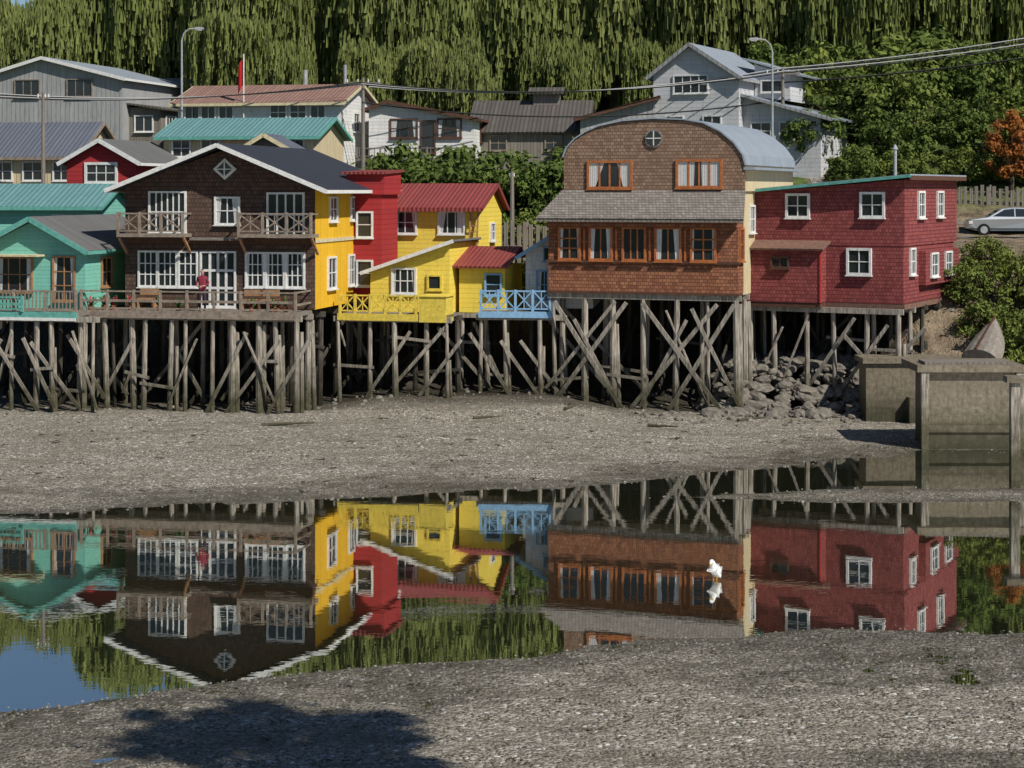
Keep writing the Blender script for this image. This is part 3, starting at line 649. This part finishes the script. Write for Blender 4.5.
b.beam('wing_roof', 'grey_board', (4.9, .27, 14.76), (10.6, .27, 13.16), .05, .15)
for a in (6.3, 8.0): b.window(front(.8), a, 12.6, 1.1, .9, 2, 2)
b.prism('dormer', 'greyhouse_board', [(5.25, 14.7), (7.4, 14.4), (7.4, 16.0), (5.25, 16.6)], 3.0, 8.5)
b.slab('dormer_roof', 'metal_roof_y', [(4.6, 2.7, 17.0), (8.0, 2.7, 15.95), (8.0, 8.6, 15.95), (4.6, 8.6, 17.0)], .1)
b.window(front(3.0), 6.3, 15.3, 1.2, .6, 2, 1); b.finish()
b = bgx('tin_roof_cottage', -27.5, 126, 8, 7, 8, 15.4, 16.9, 5, 'white_board', 'metal_roof_x', None, [(4, 14.5, 1, 1, 2, 2)]); b.finish()
b = bgx('tin_roof_cottage', -1, 99, 3.4, 4, 4, 8.6, 9.6, 5, 'grey_board', 'metal_roof_x', None, [(1, 8, .8, .7, 2, 2)]); b.finish()

def fence(name, x0, y0, x1, y1, z, h, m, step=.22):
    b = Bld(name, (x0, y0, 0), -math.degrees(math.atan2(y1 - y0, x1 - x0))); Ln = math.hypot(x1 - x0, y1 - y0)
    for zz in (.25, .8): b.box('rails', m, 0, Ln, .03, .08, z + h * zz - .04, z + h * zz + .04)
    a = 0
    while a < Ln:
        b.box('boards', m, a, a + step * .62, -.015, .012, z - .6, z + h * U(.85, 1.08)); a += step * U(.85, 1.15)
    a = 0
    while a < Ln: b.box('posts', m, a, a + .1, .03, .13, z - .6, z + h + .08); a += 2.2
    b.finish()
fence('wooden_fence', -9, 104, 12, 105, 7.0, 2.2, 'grey_wood')
fence('wooden_fence', 19.5, 103, 34, 101.5, 7.9, 1.5, 'grey_wood', .3)
fence('wooden_fence', -1.5, 88, 4.0, 88.5, 6.2, 1.5, 'grey_wood', .3)
fence('wooden_fence', -24, 106, -8, 106, 7.5, 2.0, 'grey_wood')

# ------------------------------------------------------------------ concrete, boat, posts, rocks
b = Bld('concrete_quay_wall', (14.45, 66.6, 0), 0)
b.box('wall', 'concrete', .35, 3.35, 0, 2.2, -.5, 2.75); b.box('slab', 'concrete', -.1, 3.7, -.25, 2.5, 2.75, 3.0)
b.box('slab', 'grey_wood', .2, 3.2, -.1, 1.0, 3.0, 3.1)
for x in (.06, 3.42): b.box('posts', 'stilt_wood', x, x + .26, -.2, .08, -.5, 2.74)
b.box('beam', 'concrete', .33, 3.4, -.08, -.003, .6, .85); b.finish()
b = Bld('concrete_quay_wall', (13.9, 73.6, 0), 0)
b.box('wall', 'concrete', 0, 3.3, 0, 1.5, -.3, 2.4); b.box('coping', 'concrete', -.15, 3.5, -.15, 1.7, 2.4, 2.6); b.box('wall', 'concrete', 1.6, 3.2, -.5, -.01, -.3, 1.1); b.finish()
b = Bld('wooden_mooring_post', (15.95, 59.5, 0), 0)
b.box('post', 'stilt_wood', -.14, .14, -.14, .14, -.5, 3.1); b.box('cap', 'concrete', -.3, .6, -.25, .25, 3.1, 3.3); b.box('post', 'stilt_wood', .35, .6, -.1, .1, -.5, 3.1); single(b)
b = Bld('overturned_rowing_boat', (18.5, 72.5, 3.05), 25)
n = 12; V = []; F = []
for i in range(n + 1):
    t = i / n
    wv_ = .75 * (1 - t ** 2.0) ** .8 + .02
    hh_ = .62 + .22 * t
    for k in range(9):
        a = math.pi * k / 8; V.append((t * 1.9 - .95, -math.cos(a) * wv_, math.sin(a) ** .7 * hh_ * (1 - .35 * t ** 3) + .28 * t * t))
for i in range(n):
    for k in range(8): F.append((i * 9 + k, i * 9 + k + 1, (i + 1) * 9 + k + 1, (i + 1) * 9 + k))
F.append(tuple(range(9))); b.add('hull', 'hull', V, F)
b.beam('keel', 'brown_trim', (-.95, 0, .64), (0, 0, .76), .06, .08); b.beam('keel', 'brown_trim', (0, 0, .76), (.9, 0, .88), .06, .08)
bo = single(b); bo.rotation_euler = (0, math.radians(-30), math.radians(48))

def rocks(name, pts, mat='stone', sub=1):
    base = bmesh.new(); bmesh.ops.create_icosphere(base, subdivisions=sub, radius=1)
    bv = [v.co.copy() for v in base.verts]; bf = [tuple(v.index for v in f.verts) for f in base.faces]; base.free()
    V = []; F = []
    for (x, y, z, s) in pts:
        sc = (s * U(.7, 1.4), s * U(.7, 1.3), s * U(.4, .85)); rz = Matrix.Rotation(U(0, 6.28), 3, 'Z') @ Matrix.Rotation(U(-.4, .4), 3, 'X'); k = len(V); o = U(0, 99)
        for v in bv:
            q = v * (1 + .45 * noise.noise(v * 1.3 + Vector((o, 0, 0)))); q = rz @ Vector((q.x * sc[0], q.y * sc[1], q.z * sc[2])); V.append((q.x + x, q.y + y, q.z + z))
        F += [tuple(i + k for i in f) for f in bf]
    ob = bpy.data.objects.new(name, finish_mesh(name, V, F, None, [mat], False)); col.objects.link(ob)
pts = []
for i in range(680):
    x = U(8.0, 14.2); y = U(74.2, 81); e = sm((x - 7.6) / 1.6) * sm((14.8 - x) / .8)
    z = hgt(x, y); top = 2.0 * sm((y - 74.0) / 4.0) * e
    pts.append((x, y, max(z, top) * U(.93, 1.03) + .05, U(.13, .42) * (.55 if R() < .5 else 1)))
for i in range(60):
    x = U(5, 14); y = U(72, 75.5); pts.append((x, y, hgt(x, y), U(.06, .2)))
rocks('rock_pile', pts, 'stone', 2)
pts = []
while len(pts) < 7500:
    y = 29 + 11 * R() ** 1.0; x = U(-.30, .30) * y; z = hgt(x, y)
    if z > -.02: pts.append((x, y, z + .003, .010 + .032 * R() ** 3))
while len(pts) < 13000:
    y = U(53, 80); x = U(-.30, .30) * y; z = hgt(x, y)
    if z > -.02: pts.append((x, y, z + .003, .015 + .05 * R() ** 3))
for i in range(200):
    x = U(-.3, .3) * 80; y = U(73, 80); pts.append((x, y, hgt(x, y), U(.05, .18)))
V = []; F = []
for (x, y, z, s) in pts:
    k = len(V); a = U(0, 6.28)
    for j in range(5):
        t = a + j * 1.2566; r_ = s * U(.8, 1.35); V.append((x + r_ * math.cos(t), y + r_ * math.sin(t), z - s * .3))
    for j in range(3):
        t = a + j * 2.094 + .3; r_ = s * U(.4, .75); V.append((x + r_ * math.cos(t), y + r_ * math.sin(t), z + s * U(.35, .65)))
    F += [(k + 5, k + 6, k + 7), (k, k + 1, k + 5), (k + 1, k + 6, k + 5), (k + 1, k + 2, k + 6), (k + 2, k + 3, k + 6), (k + 3, k + 7, k + 6), (k + 3, k + 4, k + 7), (k + 4, k + 5, k + 7), (k + 4, k, k + 5)]
ob = bpy.data.objects.new('gravel', finish_mesh('gravel', V, F, None, ['pebble'], False)); col.objects.link(ob)
V = []; F = []
for i in range(420):
    if R() < .55: y = U(29.5, 38)
    else: y = U(56, 76)
    x = U(-.29, .29) * y; z = hgt(x, y)
    if z < .0: continue
    for j in range(int(U(4, 12))):
        a = U(0, 6.28); l = U(.04, .13) * (y / 45); k = len(V); px_, py_ = x + U(-.15, .15), y + U(-.12, .12); w_ = l * .3
        V += [(px_, py_, z + .004), (px_ + w_ * math.sin(a), py_ - w_ * math.cos(a), z + .02), (px_ + l * math.cos(a), py_ + l * math.sin(a), z + U(.005, .03)), (px_ - w_ * math.sin(a), py_ + w_ * math.cos(a), z + .01)]
        F.append((k, k + 1, k + 2, k + 3))
ob = bpy.data.objects.new('seaweed', finish_mesh('seaweed', V, F, None, ['seaweed'], False)); col.objects.link(ob)
for x, y, a, l in ((-1.5, 73, .3, 1.6), (5.2, 71.5, -.5, 1.2), (-9.5, 71, .1, 2.0), (8.8, 73, .8, 1.5), (2.1, 74.5, 1.2, 1.4)):
    b = Bld('driftwood_log', (x, y, hgt(x, y) + .05)); p = Vector((0, 0, 0))
    for i in range(4):
        q = p + Vector((math.cos(a + U(-.2, .2)), math.sin(a), U(-.02, .04))) * l / 4; b.pole('log', 'stilt_wood', p, q, .07 - i * .012, .06 - i * .012, 7); p = q
    single(b)

# ------------------------------------------------------------------ car
b = Bld('parked_car', (23.6, 97.5, hgt(24.8, 97.5) + .05), 4)
low_ = [(0, .35), (.02, .62), (.12, .82), (1.05, .95), (1.3, .98), (3.9, 1.0), (4.1, .92), (4.2, .6), (4.15, .32), (3.7, .25), (.5, .25)]
V = []; n = len(low_)
for sgn in (-1, 1):
    for x, z in low_: V.append((x, sgn * (.84 if .4 < z < .9 else .76), z))
b.add('body', 'car_paint', V, [tuple(range(n)), tuple(range(2 * n - 1, n - 1, -1))] + [(i, (i + 1) % n, n + (i + 1) % n, n + i) for i in range(n)])
top = [(1.0, .94, .76), (1.75, 1.38, .60), (2.3, 1.46, .58), (3.3, 1.43, .58), (3.75, 1.3, .60), (4.08, .95, .74)]
V = []; n = len(top)
for sgn in (-1, 1):
    for x, z, w in top: V.append((x, sgn * w, z))
b.add('cabin', 'car_paint', V, [tuple(range(n)), tuple(range(2 * n - 1, n - 1, -1))] + [(i, (i + 1) % n, n + (i + 1) % n, n + i) for i in range(n)])
for sgn in (-1, 1):
    for q in ([(1.25, 1.0), (1.85, 1.34), (2.35, 1.39), (2.35, 1.0)], [(2.42, 1.0), (2.42, 1.39), (3.25, 1.37), (3.3, 1.0)], [(3.37, 1.0), (3.33, 1.36), (3.65, 1.28), (3.85, 1.02)]):
        V = [(x, sgn * (.76 - (z - .94) * .36 + .012), z) for x, z in q]; b.add('windows', 'glass', V, [(0, 1, 2, 3)])
b.add('windows', 'glass', [(1.07, -.68, .99), (1.07, .68, .99), (1.70, .56, 1.37), (1.70, -.56, 1.37)], [(0, 1, 2, 3)])
for x in (.78, 3.4):
    for sgn in (-1, 1):
        b.pole('wheels', 'rubber', (x, sgn * .66, .31), (x, sgn * .865, .31), .31, n=20); b.pole('wheels', 'galv', (x, sgn * .86, .31), (x, sgn * .88, .31), .19, n=12)
b.box('lights', 'white_paint', .01, .2, -.86, -.5, .62, .76); b.box('lights', 'tail_light', 4.0, 4.2, -.86, -.55, .68, .9); b.box('body', 'rubber', -.02, 4.2, -.87, -.8, .33, .38)
b.finish()

# ------------------------------------------------------------------ poles, lamps, wires, flag
def lamp(x, y, zt, d=1):
    b = Bld('street_lamp', (x, y, 0)); zb = hgt(x, y) - .3
    b.pole('pole', 'galv', (0, 0, zb), (0, 0, zt - .7), .09, .05)
    p = [(0, zt - .7), (.12 * d, zt - .3), (.4 * d, zt - .05), (.85 * d, zt)]
    for a, c in zip(p[:-1], p[1:]): b.pole('arm', 'galv', (a[0], 0, a[1]), (c[0], 0, c[1]), .04)
    b.prism('head', 'galv', [(.75 * d, zt - .08), (1.3 * d, zt - .06), (1.25 * d, zt + .06), (.8 * d, zt + .08)], -.12, .12); b.box('lens', 'white_paint', min(.85 * d, 1.2 * d), max(.85 * d, 1.2 * d), -.1, .1, zt - .12, zt - .07); b.finish()
lamp(-19.2, 109, 18.6); lamp(14.3, 103, 17.5, -1)
def upole(x, y, zt, arm=1.0):
    b = Bld('utility_pole', (x, y, 0)); b.pole('pole', 'grey_wood', (0, 0, hgt(x, y) - .5), (0, 0, zt), .14, .09); b.beam('crossarm', 'grey_wood', (-arm, 0, zt - .3), (arm, 0, zt - .3), .1)
    for k in (-.9, -.3, .3, .9): b.pole('insulators', 'white_paint', (k * arm, 0, zt - .25), (k * arm, 0, zt - .08), .04)
    b.finish()
upole(-8.5, 107, 15.6); upole(-24.0, 96, 14.2, .3); upole(0, 90, 10.1, .1); upole(15.6, 108, 16.2)
b = Bld('power_lines')
def wire(a, c, sag, r=.032, m='wire'):
    a = Vector(a); c = Vector(c); pr = a
    for i in range(1, 15):
        t = i / 14; q = a.lerp(c, t) - Vector((0, 0, sag * 4 * t * (1 - t))); b.pole('wires', m, pr, q, r, n=4); pr = q
for k in range(4):
    o = -.9 + .6 * k; mm = 'pale_wire' if k % 2 else 'wire'
    wire((-8.5 + o * .3, 107 + o, 15.3 - .05 * k), (15.6, 108 + o, 15.9 + .12 * k), .8, m=mm); wire((15.6, 108 + o, 15.9 + .12 * k), (42, 100 + o, 19.6 + .25 * k), .6, .036, mm)
    wire((-30, 108 + o, 14.5 + .1 * k), (-8.5, 107 + o, 15.3), .5, m=mm)
wire((-8.5, 107, 14.2), (15.6, 108, 14.4), .9, .04); wire((15.6, 108, 15.4), (42, 99, 18.9), .6, .05, 'wire'); single(b)
b = Bld('flag_on_pole', (-15.6, 109, 0)); b.pole('pole', 'white_paint', (0, 0, 13), (0, 0, 17.1), .04)
V = []
for i in range(6):
    for j in range(2): V.append((-.03 - i * .06, .08 * math.sin(i * 1.4), 17.0 - 1.6 * j - i * .14))
b.add('flag', 'flag_red', V, [(2 * i, 2 * i + 1, 2 * i + 3, 2 * i + 2) for i in range(5)]); b.finish()

# ------------------------------------------------------------------ foliage
def cone(V, F, MI, a, c, r0, r1, n=6, mi=0):
    a = Vector(a); c = Vector(c); d = (c - a).normalized(); up = Vector((1, 0, 0)) if abs(d.x) < .8 else Vector((0, 1, 0)); u = d.cross(up).normalized(); v = d.cross(u); k = len(V)
    for e, r in ((a, r0), (c, r1)):
        for i in range(n): t = i * 6.2832 / n; V.append(tuple(e + u * math.cos(t) * r + v * math.sin(t) * r))
    F += [(k + i, k + (i + 1) % n, k + n + (i + 1) % n, k + n + i) for i in range(n)]; MI += [mi] * n
def willow(seed):
    random.seed(seed); V = []; F = []; MI = []
    cone(V, F, MI, (0, 0, -1), (.3, 0, 4.5), .45, .3, 8)
    lobes = [(U(-3.6, 3.6), U(-2.6, 2.6), U(6.0, 11.2), U(1.5, 2.6)) for i in range(12)]
    for x, y, z, r in lobes: cone(V, F, MI, (.3, 0, 4.2), (x, y, z), .2, .05)
    for x, y, z, r in lobes:
        for i in range(85):
            a = U(0, 6.283); q = r * math.sqrt(U(.05, 1)); px = x + q * math.cos(a); py = y + q * math.sin(a)
            pz = z + r * .7 * math.sqrt(max(0, 1 - (q / r) ** 2)) + U(-.3, .3)
            ln = U(2.6, 7.0) * (.6 + .5 * q / r); zz = pz; dx, dy = math.cos(a) * .22, math.sin(a) * .22; wd = U(.10, .22)
            while zz > pz - ln and zz > .3:
                st = U(.5, .95)
                for e in range(2):
                    t = U(0, 3.14); cx_, cy_ = math.cos(t) * wd * .5, math.sin(t) * wd * .5; ox, oy = U(-.16, .16), U(-.16, .16); k = len(V)
                    V += [(px + ox - cx_ * .5, py + oy - cy_ * .5, zz), (px + ox + cx_ * .5, py + oy + cy_ * .5, zz + .1), (px + ox + cx_ + U(-.12, .12), py + oy + cy_ + U(-.1, .1), zz - st), (px + ox - cx_ + U(-.12, .12), py + oy - cy_, zz - st * .9)]
                    F.append((k, k + 1, k + 2, k + 3)); MI.append(1)
                zz -= st * .85; px += dx + U(-.05, .05); py += dy; dx *= .45; dy *= .45
    return finish_mesh('willow', V, F, MI, ['bark', 'willow_leaf'], False)
def broad(seed, leaf, H=5., Rr=2.4, ls=.17, ncl=46, npl=80, low=.25):
    random.seed(seed); V = []; F = []; MI = []
    cone(V, F, MI, (0, 0, -.6), (.1, .1, H * .5), .16, .1, 7)
    for i in range(ncl):
        while True:
            p = Vector((U(-1, 1), U(-1, 1), U(-1, 1)))
            if .3 < p.length < 1: break
        c = Vector((p.x * Rr, p.y * Rr, H * (low + (1 - low) * .5) + p.z * H * (1 - low) * .5))
        if i % 3 == 0: cone(V, F, MI, (.1, .1, H * .3), c, .06, .02, 5)
        cr = U(.3, .7) * Rr / 2.4
        for j in range(npl):
            d = Vector((random.gauss(0, 1), random.gauss(0, 1), random.gauss(0, .7))); q = c + d * cr * .55; n_ = (d.normalized() + Vector((U(-.8, .8), U(-.8, .8), U(-.2, 1)))).normalized()
            u = n_.orthogonal().normalized(); v = n_.cross(u); t = U(0, 6.28); u2 = (u * math.cos(t) + v * math.sin(t)) * ls * U(.6, 1.3); v2 = (v * math.cos(t) - u * math.sin(t)) * ls * U(.35, .8); k = len(V)
            V += [tuple(q - u2), tuple(q - v2 * .8), tuple(q + u2), tuple(q + v2)]; F.append((k, k + 1, k + 2, k + 3)); MI.append(1)
    return finish_mesh('leafy', V, F, MI, ['bark', leaf], False)
WL = [willow(s) for s in (1, 2, 3, 4)]
grove = bpy.data.objects.new('willow_grove', None); col.objects.link(grove)
random.seed(5)
for row, (y, st, x0_, x1_) in enumerate(((123, 5.5, -19, 12), (132, 5.0, -46, 46), (141, 5.4, -49, 49), (151, 6.0, -52, 52), (163, 6.8, -56, 56))):
    x = x0_
    while x < x1_:
        xx, yy = x + U(-1.5, 1.5), y + U(-2.5, 2.5)
        ob = bpy.data.objects.new('willow_tree', random.choice(WL)); col.objects.link(ob); ob.parent = grove
        s = U(.85, 1.12) * (1.0 - .22 * sm((-24 - xx) / 14)) * (1.12 if row > 2 and xx > -20 else 1.0) * (.62 if row == 0 else 1)
        ob.location = (xx, yy, hgt(xx, yy) - .3); ob.scale = (s * U(.95, 1.15), s, s); ob.rotation_euler[2] = U(0, 6.28); x += st * U(.8, 1.2)
BR = [broad(s, 'broad_leaf') for s in (21, 22, 23)]; BU = [broad(s, 'bush_leaf', 3., 2.0, .12, 44, 90, .05) for s in (31, 32)]; AU = broad(41, 'autumn_leaf', 4.5, 1.5, .14, 30, 70)
random.seed(9)
def put(name, me_, x, y, s, dz=-.2):
    ob = bpy.data.objects.new(name, me_); col.objects.link(ob); ob.location = (x, y, hgt(x, y) + dz); ob.scale = (s * U(.9, 1.15), s, s * U(.9, 1.1)); ob.rotation_euler[2] = U(0, 6.28)
for x, y, s in ((17.2, 108, .8), (20.0, 113, 1.0), (21.8, 106, .8), (23.5, 115, 1.15), (25.5, 109, .8), (28, 114, 1.0), (33, 113, 1.0), (21, 121, 1.1), (27, 121, 1.2), (31, 122, 1.0), (36, 118, 1.2), (16.5, 122, 1.1), (18.7, 103, .6), (35, 108, .9)):
    put('leafy_tree', BR[0] if x % 2 < 1 else random.choice(BR), x, y, s)
for x, y, s in ((23.5, 111, 1.1), (18.5, 116, 1.3), (30.2, 111, 1.0), (25, 118, 1.5)): put('leafy_tree', random.choice(BU), x, y, s * 1.4)
for x, y, s in ((-4.2, 96, 1.05), (-2.2, 94, 1.1), (0.2, 95, 1.2), (2.2, 93.5, 1.05), (3.6, 96, 1.2), (-6, 99, 1.1), (5.5, 100, 1.2)):
    put('leafy_tree', random.choice(BR), x, y, s)
for x, y, s in ((-3, 91.5, .9), (1.3, 91.5, .9), (-.8, 92, .9), (1.8, 87, .7), (.4, 87, .6)): put('bush', random.choice(BU), x, y, s)
put('autumn_tree', AU, 27.6, 103.5, 1.05); put('autumn_tree', AU, 29.0, 104.5, .95)
for x, y, s in ((20.0, 77.5, .8), (21.5, 76, .85), (19.3, 80, .6), (21.4, 79.5, .8), (22.8, 78, .9), (20.6, 81.5, .55), (23, 74, .8), (24.2, 81, .6), (19.2, 75.6, .55)):
    put('bush', random.choice(BU), x, y, s)
for x in np.linspace(19, 36, 9): put('bush', random.choice(BU), x + U(-.6, .6), 105.5 + U(-.5, .5), .75)
for i in range(6): put('bush', random.choice(BU), U(-22, -6), U(101, 105), U(.5, .8))
big = broad(77, 'broad_leaf', 9, 3.0, .24, 60, 110, .3)
tx, ty = 9.3, 17.0
NTr = bpy.data.objects.new('tall_bank_tree', big); col.objects.link(NTr); NTr.location = (tx, ty, 13.6); NTr.scale = (.72, .72, .85)
V = []; F = []; MI = []; cone(V, F, MI, (0, 0, (hgt(tx, ty) - 13.7) / .85), (.1, .1, .3), .45, .2, 10)
tk = bpy.data.objects.new('trunk', finish_mesh('trunk', V, F, MI, ['bark'])); col.objects.link(tk); tk.parent = NTr

# ------------------------------------------------------------------ figures
def skinned(name, J, E, root, sub=2):
    me = bpy.data.meshes.new(name); me.from_pydata([j[0] for j in J], E, []); ob = bpy.data.objects.new(name, me); col.objects.link(ob)
    ob.modifiers.new('Skin', 'SKIN'); ss = ob.modifiers.new('Sub', 'SUBSURF'); ss.levels = sub; ss.render_levels = sub
    for i, j in enumerate(J):
        r = j[1]; me.skin_vertices[0].data[i].radius = r if isinstance(r, tuple) else (r, r)
    me.skin_vertices[0].data[root].use_root = True
    dg = bpy.context.evaluated_depsgraph_get(); m2 = bpy.data.meshes.new_from_object(ob.evaluated_get(dg)); ob.modifiers.clear(); ob.data = m2
    for p in m2.polygons: p.use_smooth = True
    return ob
def paint(ob, keys, fn):
    for k in keys: ob.data.materials.append(MT[k])
    for p in ob.data.polygons: p.material_index = keys.index(fn(p.center))
J = [((0, 0, .90), (.15, .11)), ((0, 0, 1.12), (.13, .10)), ((0, 0, 1.32), (.16, .10)), ((0, 0, 1.42), (.07, .06)), ((0, -.01, 1.50), (.05, .05)), ((0, -.02, 1.57), (.078, .085)), ((0, -.01, 1.66), (.075, .085)), ((0, 0, 1.70), (.04, .05)),
     ((.17, 0, 1.36), .055), ((.25, .02, 1.12), .042), ((.16, -.2, 1.02), .032), ((.08, -.28, 1.04), .03),
     ((-.17, 0, 1.36), .055), ((-.25, .02, 1.12), .042), ((-.16, -.2, 1.02), .032), ((-.08, -.28, 1.04), .03),
     ((.09, 0, .80), .085), ((.10, -.01, .46), .06), ((.10, .02, .09), .042), ((.10, -.12, .035), .035), ((-.09, 0, .80), .085), ((-.10, -.01, .46), .06), ((-.11, .02, .09), .042), ((-.11, -.12, .035), .035)]
E = [(0, 1), (1, 2), (2, 3), (3, 4), (4, 5), (5, 6), (6, 7), (2, 8), (8, 9), (9, 10), (10, 11), (2, 12), (12, 13), (13, 14), (14, 15), (0, 16), (16, 17), (17, 18), (18, 19), (0, 20), (20, 21), (21, 22), (22, 23)]
try:
    pr = skinned('standing_person', J, E, 0)
    def pf(c):
        if c.z > 1.47: return 'hair' if (c.z > 1.655 or c.y > .01) else 'skin'
        if c.y < -.2 and c.z > .9: return 'skin'
        if c.z > .86: return 'sweater'
        return 'hair' if c.z < .08 else 'trousers'
    paint(pr, ['skin', 'hair', 'sweater', 'trousers'], pf)
    pr.rotation_euler = (0, 0, -math.radians(8)); th = math.radians(12)
    lx, ly = 3.95, -.62; pr.location = (-16.16 + lx * math.cos(th) + ly * math.sin(th), 76.69 - lx * math.sin(th) + ly * math.cos(th), 4.33)
    fb = Bld('face')
    for s_ in (-1, 1):
        fb.pole('f', 'hair', (s_ * .03, -.09, 1.61), (s_ * .03, -.112, 1.61), .009); fb.pole('f', 'skin', (s_ * .085, 0, 1.58), (s_ * .085, .01, 1.62), .016)
        for k in range(5): fb.pole('f', 'skin', (s_ * .07, -.28, 1.05 - k * .012), (s_ * (.02 - .004 * k), -.34 - .006 * (2 - abs(k - 2)), 1.03 - k * .016), .009, .007, 6)
    fb.pole('f', 'skin', (0, -.1, 1.60), (0, -.128, 1.57), .008, .014); fb.box('f', 'sweater', -.022, .022, -.112, -.09, 1.535, 1.545)
    fo = single(fb); fo.parent = pr
except Exception as ex: print('person', ex)
# preening white gull
J = [((.0, 0, .22), (.12, .13)), ((-.10, 0, .19), (.10, .10)), ((-.19, 0, .15), (.06, .05)), ((-.27, 0, .13), (.045, .018)),
     ((.07, 0, .30), (.10, .105)), ((.09, 0, .41), (.06, .062)), ((.13, 0, .48), (.058, .06)), ((.185, 0, .47), (.05, .05)), ((.225, 0, .41), (.02, .022)), ((.235, 0, .35), (.010, .010))]
E = [(0, 1), (1, 2), (2, 3), (0, 4), (4, 5), (5, 6), (6, 7), (7, 8), (8, 9)]
try:
    bd = skinned('white_gull', J, E, 0)
    paint(bd, ['feather', 'beak', 'wing_grey'], lambda c: 'beak' if (c.x > .2 and c.z < .42) else ('wing_grey' if (c.z > .17 and c.x < -.06 and abs(c.y) > .04) or c.x < -.2 else 'feather'))
    bd.location = (4.78, 44.2, 0.0); bd.rotation_euler = (0, 0, math.radians(235)); bd.scale = (1, 1, 1.0)
    lb = Bld('legs')
    for s_ in (-1, 1): lb.pole('l', 'beak', (-.02, s_ * .045, -.4), (-.02, s_ * .045, .2), .011); lb.pole('l', 'hair', (.15, s_ * .05, .49), (.15, s_ * .057, .495), .009)
    lo = single(lb); lo.parent = bd
except Exception as ex: print('bird', ex)

# ------------------------------------------------------------------ light, sky, camera
el, az = math.radians(44), math.radians(137)
sd = Vector((math.sin(az) * math.cos(el), math.cos(az) * math.cos(el), math.sin(el)))
sl = bpy.data.lights.new('sun', 'SUN'); sl.energy = 5.0; sl.angle = math.radians(.5); sl.color = (1, .945, .85)
so = bpy.data.objects.new('sun', sl); col.objects.link(so); so.rotation_euler = (-sd).to_track_quat('-Z', 'Y').to_euler(); so.location = (40, -40, 60)
w = bpy.data.worlds.new('World'); scene.world = w; w.use_nodes = True; nt = w.node_tree
sk = nt.nodes.new('ShaderNodeTexSky'); sk.sky_type = 'NISHITA'; sk.sun_disc = False; sk.sun_elevation = el; sk.sun_rotation = az; sk.air_density = 1.0; sk.dust_density = 0.1; sk.ozone_density = 4.5
bg = nt.nodes['Background']; nt.links.new(sk.outputs[0], bg.inputs[0]); bg.inputs[1].default_value = .065
cam = bpy.data.cameras.new('camera'); co = bpy.data.objects.new('camera', cam); col.objects.link(co); scene.camera = co
co.location = (0, 0, 9.2); co.rotation_euler = (math.radians(90), 0, 0)
cam.sensor_width = 36; cam.lens = 36 * 1875 / 1024; cam.shift_y = -194 / 1024; cam.clip_end = 2000
scene.view_settings.view_transform = 'Standard'; scene.view_settings.look = 'None'; scene.view_settings.exposure = 0
